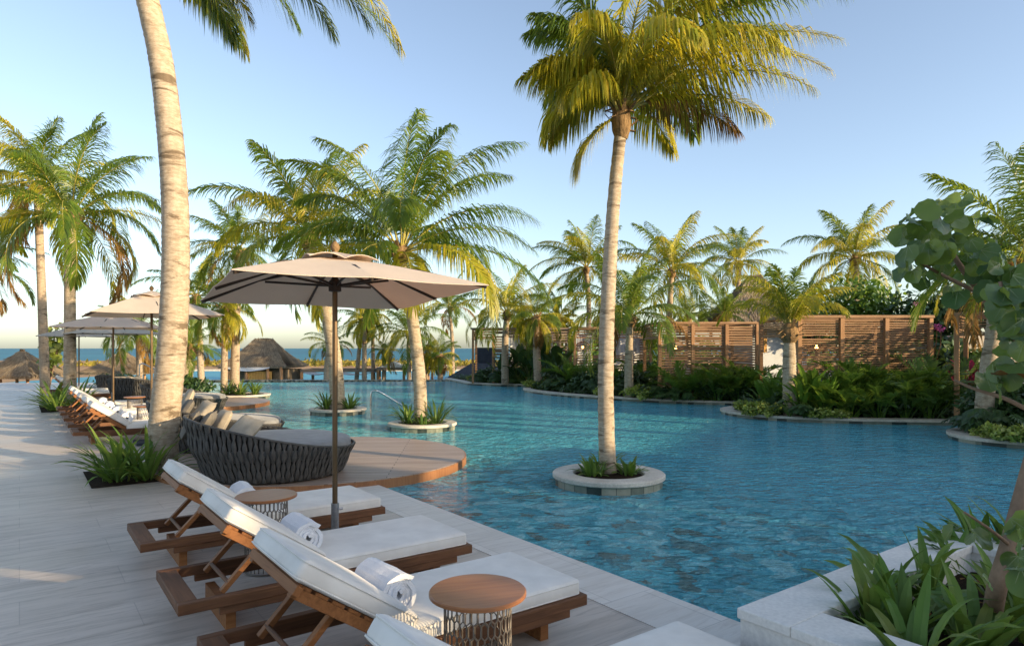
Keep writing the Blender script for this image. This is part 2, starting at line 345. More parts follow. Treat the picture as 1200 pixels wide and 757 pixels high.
    def build(s, name, mats, parent=None, smooth=False, bevel=0, loc=None, seg=2, sharp=False):
        if not isinstance(mats, (list, tuple)): mats = [mats]
        o = bpy.data.objects.new(name, s.mesh(name, mats, smooth)); COL.objects.link(o)
        if loc is not None: o.location = loc
        if parent is not None: o.parent = parent
        if sharp: o.data.set_sharp_from_angle(angle=R(40))
        if bevel:
            md = o.modifiers.new('bevel', 'BEVEL'); md.width = bevel; md.segments = seg; md.limit_method = 'ANGLE'; md.angle_limit = R(40)
        return o
def tag(o, label, cat, group=None):
    o['label'] = label; o['category'] = cat
    if group: o['group'] = group
    return o
def thing(name, label, cat, loc=(0, 0, 0), rz=0, group=None):
    o = bpy.data.objects.new(name, None); o.empty_display_size = .2; COL.objects.link(o)
    o.location = loc; o.rotation_euler = (0, 0, rz); return tag(o, label, cat, group)
def struct(o): o['kind'] = 'structure'; return o
def stuff(o): o['kind'] = 'stuff'; return o
def dup(root, loc, rz=0, label=None, group=None, scale=None):
    r = root.copy(); COL.objects.link(r); r.location = loc; r.rotation_euler = (0, 0, rz)
    if label: r['label'] = label
    if group: r['group'] = group
    if scale: r.scale = (scale,) * 3
    for ch in list(root.children):
        c = ch.copy(); COL.objects.link(c); c.parent = r
        for g in ch.children:
            d = g.copy(); COL.objects.link(d); d.parent = c
    return r
def share(name, me, parent, scale=1, rz=0, loc=(0, 0, 0)):
    o = bpy.data.objects.new(name, me); COL.objects.link(o); o.parent = parent; o.location = loc; o.scale = (scale,) * 3; o.rotation_euler = (0, 0, rz); return o
def poly(name, pts, z, m, thick=0, rot=False):
    mb = MB(); n = len(pts)
    inv = Matrix.Rotation(-ANG, 3, 'Z') if rot else Matrix.Identity(3)
    top = [inv @ Vector((p[0], p[1], z)) for p in pts]; mb.face(top)
    if thick:
        for i in range(n):
            a, b_ = top[i], top[(i + 1) % n]; dz = Vector((0, 0, -thick)); mb.face([a, a + dz, b_ + dz, b_])
    o = mb.build(name, m)
    if rot: o.rotation_euler = (0, 0, ANG)
    return struct(o)

# ------------------------------------------------------------------ the setting
GZ = -1.1
poly('beach', [(-400, 30), (400, 30), (400, 150), (-400, 150)], GZ, M['sand'])
poly('sea', [(-30000, 148), (30000, 148), (30000, 30000), (-30000, 30000)], GZ - .15, M['sea'])
far = ab(3.48, 37.8)
poly('pool_deck', [ab(3.48, -12), ab(3.48, 37.3), (-19.3, 32.0), (-70, 32.0), (-70, -12)], 0, M['deck'], 2.5, True)
poly('pool_coping', [ab(3.02, -12), ab(3.486, -12), ab(3.486, 37.0), ab(3.02, 37.0)], .004, M['coping'], .06, True)
WZ = -.05
poly('pool_water', [ab(3.47, -6), (6.0, -3), (18, -3), (18, 16), (12, 22), (8, 36), ab(3.47, 37.0) + Vector((0, .5, 0)), ab(3.47, 36)], WZ, M['water'])
mb = MB(); mb.box((-3, 36.15, -1.1), (36, .3, 2.1)); struct(mb.build('infinity_edge', M['tile']))
poly('lower_pool', [(-40, 36.5), (26, 36.5), (26, 79), (-40, 79)], GZ + .06, M['lower_water'])
mb = MB(); mb.box((-7, 79.3, GZ + .12), (66, .6, .3)); struct(mb.build('lower_pool_kerb', M['coping_plain']))

def smooth_line(pts, k=6):
    pts = [Vector((*p, 0)) if len(p) == 2 else Vector(p) for p in pts]; out = []
    for i in range(len(pts) - 1):
        p0, p1, p2, p3 = pts[max(i - 1, 0)], pts[i], pts[i + 1], pts[min(i + 2, len(pts) - 1)]
        for j in range(k):
            u = j / k; out.append(.5 * ((2 * p1) + (p2 - p0) * u + (2 * p0 - 5 * p1 + 4 * p2 - p3) * u * u + (3 * p1 - p0 - 3 * p2 + p3) * u ** 3))
    out.append(pts[-1]); return out
BANKS = [
    ([(-3.6, 35.6), (-2.7, 33.0), (-2.1, 31.2), (-1.2, 30.3), (.4, 29.6), (3, 29.4)], [(45, 29.4), (45, 62), (-3.6, 62)], 1),
    ([(3.0, 29.0), (1.1, 28.0), (.45, 26.6), (.75, 25.2), (1.8, 23.3), (3.4, 21.7), (5.2, 20.4), (7.2, 19.7), (9, 19.6)], [(45, 19.6), (45, 62), (3, 62)], 2),
    ([(8.2, 19.3), (6.4, 18.6), (5.5, 17.6), (5.55, 16.5), (6.2, 15.6), (7.6, 15.0), (9.4, 14.7), (11.2, 14.5)], [(45, 14.5), (45, 62), (8.2, 62)], 3),
    ([(11.5, 14.3), (9.6, 13.7), (8.5, 13.0), (8.15, 12.2), (8.3, 11.6), (9.0, 11.0), (10.4, 10.4), (13, 9.9)], [(45, 9.9), (45, 40), (11.5, 40)], 4),
]
for line, rest, k in BANKS:
    L = smooth_line(line)
    mb = MB(); mi = MB()
    prof = [(-.03, -.9), (-.03, .015), (0, .015), (0, .07), (-.34, .07), (-.34, -.1)]
    rows = []
    for i, p in enumerate(L):
        T = (L[min(i + 1, len(L) - 1)] - L[max(i - 1, 0)]).normalized(); N = Vector((T.y, -T.x, 0))   # towards the water
        rows.append([p + N * o_ + Vector((0, 0, z)) for o_, z in prof])
    for i in range(len(rows) - 1):
        for j in range(len(prof) - 1):
            if j == 0:
                ns = max(1, round((L[i + 1] - L[i]).length / .22))
                for q in range(ns): mi.face([rows[i][j].lerp(rows[i + 1][j], q / ns), rows[i][j].lerp(rows[i + 1][j], (q + 1) / ns), rows[i][j + 1].lerp(rows[i + 1][j + 1], (q + 1) / ns), rows[i][j + 1].lerp(rows[i + 1][j + 1], q / ns)], random.Random(i * 31 + q + k * 7).choice((0, 0, 1, 1, 1, 2)))
            else: mb.face([rows[i][j], rows[i + 1][j], rows[i + 1][j + 1], rows[i][j + 1]])
    c = mb.build('bank_coping', M['coping_plain']); struct(c)
    struct(mi.build('bank_wall', [M['tile_dark'], M['tile_mid'], M['tile_pale']]))
    poly('planting_bed', [(p.x + .25, p.y + .08) for p in L] + rest, .03 + .005 * k, M['lawn'])

# round boarded platform and a second one further on
def platform(name, c, r, h):
    mb = MB(); mb.lathe([(r - .05, -1.2), (r - .05, h - .03), (r - .0, h - .03), (r, h), (r - .01, h)], 96, (0, 0, 0))
    o = struct(mb.build(name, [M['boards']], loc=(c[0], c[1], 0))); o.rotation_euler = (0, 0, R(4))
    mf = MB(); mf.lathe([(r + .02, -.5), (r + .02, h - .005), (r + .003, h - .005), (r + .003, -.5)], 96, (0, 0, 0), closed=True)
    struct(mf.build(name + '_fascia', M['fascia'], loc=(c[0], c[1], 0), smooth=True, sharp=True))
PLAT = Vector((-2.86, 9.82, 0)); platform('boarded_platform', PLAT, 2.16, .065)
platform('boarded_platform', Vector((-9.6, 19.6, 0)), 2.3, .06)

# ------------------------------------------------------------------ frond and palm builders
def frond(mb, base, az, el, L, bend, nl, wl, rng, mi, mr, droop=.35, wind=(0, 0, 0), lw=.03, start=.13, curl=0, rr=.016, segs=12, lift=.12):
    p = Vector(base); pts = [p.copy()]; a = az; wv = Vector(wind)
    for i in range(segs):
        tt = (i + .5) / segs; e = el - bend * tt ** 1.25; a += curl / segs
        d = Vector((math.cos(e) * math.cos(a), math.cos(e) * math.sin(a), math.sin(e))) + wv * tt * .6
        p = p + d.normalized() * (L / segs); pts.append(p.copy())
    mb.tube(pts, [rr * (1.25 - 1.1 * i / segs) for i in range(segs + 1)], 4, mr, False)
    for i in range(nl):
        tt = start + (1 - start) * (i + rng.random() * .5) / nl; x = min(tt * segs, segs - .001); k = int(x); fr = x - k
        q = pts[k].lerp(pts[k + 1], fr); T = (pts[k + 1] - pts[k]).normalized()
        S = T.cross(Vector((0, 0, 1)))
        if S.length < 1e-3: S = Vector((-math.sin(az), math.cos(az), 0))
        S.normalize(); N = S.cross(T)
        l = wl * min(1, .35 + 2.6 * (tt - start)) * (1 - .72 * max(0, (tt - .45) / .55) ** 1.7) * rng.uniform(.85, 1.08)
        f = R(22 + 48 * tt + rng.uniform(-7, 7))
        for sd_ in (-1, 1):
            if rng.random() < .04: continue
            D = (S * sd_ * math.cos(f) + T * math.sin(f) + N * (lift + rng.uniform(-.14, .14))).normalized()
            g = droop * rng.uniform(.6, 1.5); c = q.copy(); ww = lw * rng.uniform(.8, 1.15)
            rows = []
            for sgm in range(4):
                Wd = (N.cross(D) * sd_ + N * .35 * sd_); 
                if Wd.length < 1e-4: Wd = T.copy()
                Wd = (Wd - D * Wd.dot(D)).normalized() * ww * (.55, 1, .72, 0)[sgm] * .5
                rows.append((c - Wd, c + Wd) if sgm < 3 else (c.copy(),))
                c = c + D * (l / 3); D = (D + Vector((0, 0, -g)) + wv * .3).normalized()
            i0 = len(mb.v)
            mb.v.extend(tuple(v) for r_ in rows for v in r_)
            mb.f.extend([(i0, i0 + 1, i0 + 3, i0 + 2), (i0 + 2, i0 + 3, i0 + 5, i0 + 4), (i0 + 4, i0 + 5, i0 + 6)]); mb.mi.extend([mi] * 3)
CROWN_MATS = [M['leaf_palm'], M['leaf_gold'], M['leaf_brown'], M['rachis']]
def crown_mesh(seed, n, L, nl, wl, gold=.3, wind=(0, 0, 0), spec=None, lw=.03, elmin=-25, droop=.35, elmax=88):
    rng = random.Random(seed); mb = MB()
    items = spec or []
    if not spec:
        for i in range(n):
            u = (i + .5) / n; az = i * 137.5 + rng.uniform(-18, 18); el = elmax - (elmax - elmin) * u ** .9 + rng.uniform(-7, 7)
            age = 0 if rng.random() > gold * (.35 + 1.3 * u) else 1
            if u > .9 and rng.random() < .5: age = 2
            items.append((az, el, L * rng.uniform(.85, 1.08) * (.95 + .12 * min(1, u * 3)), 26 + 88 * u ** .65 + rng.uniform(-12, 18), age))
    for (az, el, l, bd, age) in items:
        if seed == 21 and math.cos(R(az)) < -.2: l *= .74
        a = R(az); off = Vector((math.cos(a), math.sin(a), 0)) * .06
        frond(mb, off + Vector((0, 0, rng.uniform(-.08, .08))), a, R(el), l, R(bd), nl, wl, rng, age, 3, droop * (1 + .5 * (age > 0)), wind, lw, curl=R(rng.uniform(-25, 25)))
    return mb.mesh('crown', CROWN_MATS)
def trunk(parent, pts, radii, m, ringstep=.09, n=14, amp=.014, seed=0):
    rng = random.Random(seed); L = smooth_line(pts, 10)
    cum = [0.0]
    for i in range(1, len(L)): cum.append(cum[-1] + (L[i] - L[i - 1]).length)
    tot = cum[-1]; k = max(8, int(tot / ringstep) * 2); P_ = []; Rr = []
    for i in range(k + 1):
        s_ = tot * i / k; j = 0
        while j < len(cum) - 2 and cum[j + 1] < s_: j += 1
        f_ = (s_ - cum[j]) / max(1e-6, cum[j + 1] - cum[j]); P_.append(L[j].lerp(L[j + 1], f_))
        u = i / k * (len(radii) - 1); a = min(int(u), len(radii) - 2)
        r = radii[a] + (radii[a + 1] - radii[a]) * (u - a)
        Rr.append(r * (1 + (amp if i % 2 else -amp) * rng.uniform(.4, 1.2)))
    mb = MB(); mb.tube(P_, Rr, n, 0)
    for i in range(len(mb.v)):
        v = mb.v[i]; q = rng.uniform(-1, 1) * radii[0] * .03; mb.v[i] = (v[0] + q, v[1] - q, v[2])
    return mb.build('trunk', m, parent, smooth=True)
def heart(parent, c, r, h, seed=0):
    rng = random.Random(seed); mb = MB()
    mb.lathe([(r * .8, -h * .55), (r * 1.25, -h * .3), (r * 1.35, 0), (r * 1.1, h * .3), (r * .5, h * .55)], 14, c)
    for i in range(12):
        a = rng.uniform(0, 6.28); d = Vector((math.cos(a), math.sin(a), 0)); q = Vector(c) + d * r * 1.2 + Vector((0, 0, rng.uniform(-.3, .3) * h))
        mb.beam(q, q + d * r * rng.uniform(.5, 1.2) + Vector((0, 0, rng.uniform(-.5, .9) * r * 1.5)), r * .5, r * .12)
    return mb.build('crown_base', M['husk'], parent)

BG = [crown_mesh(11, 26, 2.9, 68, .84, .25, (.12, 0, 0), lw=.034, droop=.75), crown_mesh(12, 25, 2.8, 68, .84, .45, (.40, 0, 0), lw=.034, elmin=-10, droop=.7),
      crown_mesh(13, 27, 2.5, 64, .82, .55, (.08, 0, 0), lw=.034, elmin=-45, droop=1.0), crown_mesh(14, 20, 2.6, 64, .78, .15, (.2, 0, 0), lw=.034, elmin=0, droop=.65),
      crown_mesh(15, 22, 2.6, 64, .78, .9, (.1, 0, 0), lw=.034, elmin=-55, droop=1.1), crown_mesh(16, 17, 2.3, 56, .66, .85, (.12, 0, 0), lw=.03, elmin=58, elmax=88, droop=.6)]
def palm(label, d, trunk_px, crown_px, crown, size, r0, r1=None, group=None, rz=0, m='bark_far', zbase=None, seed=1, name='palm_tree', hs=1.0):
    """trunk_px: pixels from the ground up, all at distance d; the crown sits on the last of them"""
    pts = [at(x, y, d) for x, y in trunk_px]
    if zbase is not None: pts[0].z = zbase
    base = pts[0].copy(); rel = [p - base for p in pts]
    t_ = thing(name, label, 'palm tree', base, 0, group)
    trunk(t_, rel, [r0, (r0 * .8 + (r1 or r0) * .2) * .92, r1 or r0 * .75], M[m], .12 if d > 15 else .08, 12, seed=seed)
    heart(t_, rel[-1] + Vector((0, 0, .08 * hs)), (r1 or r0 * .75) * 1.25, .45 * hs, seed)
    share('crown', crown, t_, size, rz, rel[-1] + Vector((0, 0, .2 * hs)))
    return t_

# ------------------------------------------------------------------ plant builders
def blade(mb, base, az, el, L, wd, bend, rng, mi=0, segs=6, fold=.25, twist=0):
    p = Vector(base); rows = []; h = Vector((math.cos(az), math.sin(az), 0)); S = Vector((-math.sin(az), math.cos(az), 0))
    for i in range(segs + 1):
        tt = i / segs; e = el - bend * tt ** 1.6; d = h * math.cos(e) + Vector((0, 0, math.sin(e))); N = S.cross(d) * -1
        ww = wd * .5 * min(1, .55 + tt * 2.2) * (1 - max(0, (tt - .5) / .5) ** 2.0)
        Sx = (S * math.cos(twist * tt) + N * math.sin(twist * tt))
        rows.append((p - Sx * ww + N * ww * fold, p.copy(), p + Sx * ww + N * ww * fold)); p = p + d * (L / segs)
    i0 = len(mb.v); mb.v.extend(tuple(v) for r_ in rows for v in r_)
    for i in range(segs):
        for j in range(2):
            a = i0 + i * 3 + j; mb.f.append((a, a + 1, a + 4, a + 3)); mb.mi.append(mi)
def strap_mb(rng, n, L, wd, spread=(25, 80), rad=.05, bend=(30, 110), mi=0):
    mb = MB()
    for i in range(n):
        a = rng.uniform(0, 6.283); el = R(rng.uniform(*spread)); r = rng.uniform(0, rad)
        blade(mb, (r * math.cos(a), r * math.sin(a), 0), a + rng.uniform(-.4, .4), el, L * rng.uniform(.6, 1.1), wd * rng.uniform(.7, 1.1), R(rng.uniform(*bend)), rng, mi, twist=rng.uniform(-.5, .5))
    return mb
def leaf(mb, p, D, N, l, wd, mi=0, curl=.15, k=4):
    """a pointed oval leaf, folded along its midrib"""
    D = D.normalized(); S = D.cross(N)
    if S.length < 1e-3: S = Vector((1, 0, 0))
    S.normalize(); N = S.cross(D); rows = []
    for i in range(k + 1):
        tt = i / k; ww = wd * .5 * math.sin(math.pi * (.06 + .94 * tt) ** .8) if i < k else 0
        c = p + D * l * tt - N * curl * l * tt * tt
        rows.append((c - S * ww + N * ww * .25, c, c + S * ww + N * ww * .25))
    i0 = len(mb.v); mb.v.extend(tuple(v) for r_ in rows for v in r_)
    for i in range(k):
        for j in range(2):
            a = i0 + i * 3 + j; mb.f.append((a, a + 1, a + 4, a + 3)); mb.mi.append(mi)
def rv(rng): 
    z = rng.uniform(-1, 1); a = rng.uniform(0, 6.283); r = math.sqrt(1 - z * z); return Vector((r * math.cos(a), r * math.sin(a), z))
def bush_mb(rng, n, rx, ry, rz_, l, wd, mi=0, shell=.45, lumps=7):
    """leaves on several overlapping lumps, uneven outline"""
    mb = MB(); cs = []
    for i in range(lumps):
        v = rv(rng); q = rng.uniform(.25, .72); cs.append((Vector((v.x * rx * q, v.y * ry * q, rz_ + v.z * rz_ * q)), rng.uniform(.35, .6)))
    for i in range(n):
        c, s_ = rng.choice(cs); v = rv(rng); q = s_ * rng.uniform(shell, 1.05)
        p = c + Vector((v.x * rx * q, v.y * ry * q, v.z * rz_ * q))
        if p.z < .01: p.z = rng.uniform(.01, .1)
        N = (v + Vector((0, 0, .5)) + rv(rng) * .6).normalized(); D = (v * .6 + rv(rng) + Vector((0, 0, -.1))).normalized()
        leaf(mb, p, D, N, l * rng.uniform(.7, 1.2), wd * rng.uniform(.7, 1.2), mi, k=3)
    return mb
def areca_mb(rng, n, L):
    mb = MB()
    for i in range(n):
        a = i * 2.4 + rng.uniform(-.4, .4); el = R(rng.uniform(48, 86)); r = rng.uniform(.02, .16)
        frond(mb, (r * math.cos(a), r * math.sin(a), 0), a, el, L * rng.uniform(.65, 1.1), R(rng.uniform(40, 105)), 24, .34 * L / 1.4, rng, 0, 1, .18, (0, 0, 0), .034, .3, rr=.009, segs=8, lift=.4)
    return mb
def lobed_mb(rng, n, L, sz):
    """philodendron: deeply cut leaves on arching stalks"""
    mb = MB()
    for i in range(n):
        a = rng.uniform(0, 6.283); el = R(rng.uniform(30, 80)); h = Vector((math.cos(a), math.sin(a), 0)); l = L * rng.uniform(.6, 1.1)
        q = h * l * math.cos(el) + Vector((0, 0, l * math.sin(el))); mid = q * .55 + Vector((0, 0, l * .12))
        mb.tube([Vector((0, 0, 0)), mid, q], .006, 4, 1, False)
        D = (h + Vector((0, 0, -.45 + rng.uniform(-.3, .3)))).normalized(); N = (Vector((0, 0, 1)) + h * .45).normalized(); S = D.cross(N).normalized(); s_ = sz * rng.uniform(.75, 1.15)
        for k in range(6):
            tt = (k + .5) / 6; f = R(5 + 60 * tt)
            for sd_ in (-1, 1):
                leaf(mb, q + D * s_ * tt * .75, S * sd_ * math.cos(f) + D * math.sin(f), N, s_ * (.62 - .25 * abs(tt - .35)), s_ * .17, 0, .2, 3)
        leaf(mb, q, D, N, s_ * 1.05, s_ * .34, 0, .2, 4)
    return mb
def paddle_mb(rng, n, L, l, wd, spread=(45, 85), mi=0):
    mb = MB()
    for i in range(n):
        a = rng.uniform(0, 6.283); el = R(rng.uniform(*spread)); h = Vector((math.cos(a), math.sin(a), 0)); q = (h * math.cos(el) + Vector((0, 0, math.sin(el)))) * L * rng.uniform(.45, 1.05) + h * .05
        mb.tube([h * .03, q], .010, 4, 1, False)
        blade(mb, q, a + rng.uniform(-.6, .6), el + rng.uniform(-.25, .1), l * rng.uniform(.7, 1.15), wd * rng.uniform(.75, 1.1), R(rng.uniform(15, 75)), rng, mi, 6, .3)
    return mb
def round_leaf(mb, p, D, N, r, rng, mi=0, vein=1):
    D = (D - N * D.dot(N)).normalized(); S = D.cross(N).normalized(); n = 18; cup = rng.uniform(.1, .9); wob = rng.uniform(.03, .12); ph = rng.uniform(0, 6)
    i0 = len(mb.v); mb.v.append(tuple(p + D * r * .95))
    for ringi, fr in ((1, .55), (2, 1.0)):
        for j in range(n):
            a = 2 * math.pi * j / n; rr = r * fr * (1 - .30 * max(0, math.cos(a)) ** 6 * (fr > .9))
            z = cup * r * fr * fr * .5 * abs(math.sin(a)) ** 1.3 + wob * r * fr * math.sin(3 * a + ph) + .045 * r * math.cos(a * 9) * (fr > .9) - .12 * r * fr * fr * (math.cos(a) < 0)
            mb.v.append(tuple(p + D * r * .95 - D * rr * math.cos(a) + S * rr * 1.08 * math.sin(a) + N * z))
    for j in range(n):
        b_ = (j + 1) % n
        mb.f.append((i0, i0 + 1 + j, i0 + 1 + b_)); mb.mi.append(mi)
        mb.f.append((i0 + 1 + j, i0 + 1 + n + j, i0 + 1 + n + b_, i0 + 1 + b_)); mb.mi.append(mi)
    for da in (0, 35, -35, 70, -70):
        d = D * math.cos(R(da)) + S * math.sin(R(da)); q = p + D * r * .18 + N * .003
        ln = r * (1.6 if da == 0 else 1.15)
        mb.face([q - S * .0017, q + S * .0017, q + d * ln + N * (.003 + .0), q + d * ln + N * .003 - S * .001], vein)

# ------------------------------------------------------------------ furniture prototypes
def seam(parent, hx, hy, h, c, rot, cr=.03):
    mb = MB()
    for z in (.016, h - .016):
        pts = []
        for (sx, sy, a0) in ((1, 1, 0), (-1, 1, 90), (-1, -1, 180), (1, -1, 270)):
            for k in range(5):
                an = R(a0 + 90 * k / 4); p = Vector((sx * (hx - .002 - cr) + (cr) * math.cos(an), sy * (hy - .002 - cr) + cr * math.sin(an), z)); pts.append(c + (rot @ p if rot is not None else p))
        mb.tube(pts + [pts[0]], .0042, 6, cap=False)
    mb.build('piping', M['fabric'], parent, smooth=True)
def make_lounger(label, group):
    """local x runs from the back end of the frame to the foot, y across"""
    Lf, Wf = 1.93, .74
    t_ = thing('sun_lounger', label, 'sun lounger', (0, 0, 0), 0, group)
    mb = MB()
    for y in (.03, Wf - .03):
        mb.box((Lf / 2, y, .205), (Lf, .055, .062)); mb.box((Lf * .5 + .05, y, .150), (Lf - .34, .032, .046))
    mb.build('side_rail', M['teak_dark'], t_, bevel=.006)
    mb = MB(); mb.box((.055, Wf / 2, .2055), (.11, Wf - .116, .06)); mb.build('end_rail', M['teak_dark_y'], t_, bevel=.005)
    mb = MB(); mb.box((Lf - .045, Wf / 2, .2055), (.09, Wf - .116, .06))
    for k in range(11): mb.box((.86 + k * .095, Wf / 2, .214), (.07, Wf - .116, .02))
    mb.build('seat_slats', M['teak_y'], t_, bevel=.003)
    for x in (.30, Lf - .24):
        mb = MB(); v = [Vector((x, y, z)) for y, z in ((.10, 0.0), (Wf - .10, 0.0), (Wf - .10, .127), (.10, .127))]
        e = Vector((.028, 0, 0))
        mb.face([p - e for p in reversed(v)]); mb.face([p + e for p in v])
        for i in range(4): mb.face([v[i] - e, v[(i + 1) % 4] - e, v[(i + 1) % 4] + e, v[i] + e])
        mb.build('leg', M['teak'], t_, bevel=.004)
    J = Vector((.80, 0, .235)); tilt = R(34.5); D = Vector((-math.cos(tilt), 0, math.sin(tilt))); N = Vector((math.sin(tilt), 0, math.cos(tilt)))
    rot = Matrix((D * -1, Vector((0, 1, 0)), N)).transposed()
    LB = .66
    mb = MB()
    for y in (.075, Wf - .075): mb.beam(J + Vector((0, y, 0)) + N * -.012, J + D * LB + Vector((0, y, 0)) + N * -.012, .045, .05, up=N)
    for k in range(7):
        c = J + D * (.06 + k * (LB - .10) / 6) + Vector((0, Wf / 2, 0)) + N * .021
        mb.box(c, (.068, Wf - .10, .016), rot)
    c = J + D * (LB - .01) + Vector((0, Wf / 2, 0)) + N * .0; mb.box(c, (.035, Wf - .06, .045), rot)
    mb.build('backrest', M['teak_y'], t_, bevel=.003)
    top = J + D * .40; foot = Vector((.26, 0, .215))
    for y in (.15, Wf - .15):
        mb = MB(); mb.beam(top + Vector((0, y, -.03)), foot + Vector((0, y, 0)), .03, .042, up=(0, 1, 0)); mb.build('strut', M['teak'], t_, bevel=.003)
    mb = MB(); q = top.lerp(foot, .82); mb.tube([q + Vector((0, .14, 0)), q + Vector((0, Wf - .14, 0))], .013, 8); mb.build('crossbar', M['teak_dark_y'], t_, smooth=True, sharp=True)
    mb = MB(); mb.cushion(.555, .343, .095, (.785 + .565, Wf / 2, .226), None, .022, .03, .010); q = mb.build('seat_cushion', M['fabric'], t_, smooth=True)
    seam(q, .555, .343, .095, Vector((.785 + .565, Wf / 2, .226)), None)
    mb = MB(); c = J + D * .355 + Vector((0, Wf / 2, 0)) + N * .031; mb.cushion(.345, .343, .105, c, rot, .03, .035, .012); q = mb.build('back_cushion', M['fabric'], t_, smooth=True)
    seam(q, .345, .343, .105, c, rot)
    return t_
def make_towel(label, group, r=.083, ln=.335):
    t_ = MB(); rng = random.Random(5); k = 80; th = .0245; turns = 3.2
    def rad(u): return .007 + (r - .007) * u
    rows = []
    for i in range(k + 1):
        u = i / k; a = -turns * 2 * math.pi * u + 2.1; R0 = rad(u) + .0016 * math.sin(9 * a) ; th_ = th * (.97 + .05 * math.sin(5 * a + 1))
        rows.append((Vector((math.cos(a) * R0, 0, math.sin(a) * R0)), Vector((math.cos(a) * (R0 + th_), 0, math.sin(a) * (R0 + th_)))))
    ny = 6; g = []
    for j in range(ny + 1):
        y = -ln / 2 + ln * j / ny; row = []
        for i, (a, b_) in enumerate(rows):
            e = (.010 * math.sin(i * .31 + 1.3) + .006 * (i / k)) * (1 if j == ny else -1) if j in (0, ny) else 0
            s_ = 1 + .02 * math.sin(j * 1.7 + i * .11); row.append((a * s_ + Vector((0, y + e, 0)), b_ * s_ + Vector((0, y + e, 0))))
        g.append(row)
    for j in range(ny):
        for i in range(k):
            t_.face([g[j][i][1], g[j][i + 1][1], g[j + 1][i + 1][1], g[j + 1][i][1]]); t_.face([g[j][i + 1][0], g[j][i][0], g[j + 1][i][0], g[j + 1][i + 1][0]])
    for j, fl in ((0, 0), (ny, 1)):
        for i in range(k):
            q = [g[j][i][0], g[j][i + 1][0], g[j][i + 1][1], g[j][i][1]]; t_.face(q if fl else q[::-1])
    for j in range(ny):
        t_.face([g[j][k][0], g[j][k][1], g[j + 1][k][1], g[j + 1][k][0]])
    o = t_.build('rolled_towel', M['towel'], smooth=True, sharp=True); tag(o, label, 'towel', group); return o
def make_table(label, group, rt=.22, rb=.15, h=.56):
    t_ = thing('side_table', label, 'side table', (0, 0, 0), 0, group)
    mb = MB(); mb.lathe([(rt - .012, h - .024), (rt, h - .018), (rt, h - .005), (rt - .005, h), (rt - .012, h)], 64); mb.build('table_top', M['table_wood'], t_, smooth=True, sharp=True)
    mb = MB(); n = 60; da = 2 * math.pi / n / 2; rows = 8; zt = h - .026
    for k in range(n):
        pts = []
        for i in range(rows):
            off = da * (.5 if (i + k) % 2 else -.5)
            for u in (.12, .88):
                a = 2 * math.pi * k / n + off * 1.9; pts.append(Vector((rb * math.cos(a), rb * math.sin(a), .012 + (zt - .016) * (i + u) / rows)))
        mb.tube(pts, .0036, 4)
    for z in (.008, zt - .006):
        mb.tube([Vector((rb * math.cos(2 * math.pi * i / 48), rb * math.sin(2 * math.pi * i / 48), z)) for i in range(49)], .006, 6)
    mb.build('wire_base', M['wire'], t_, smooth=True)
    return t_
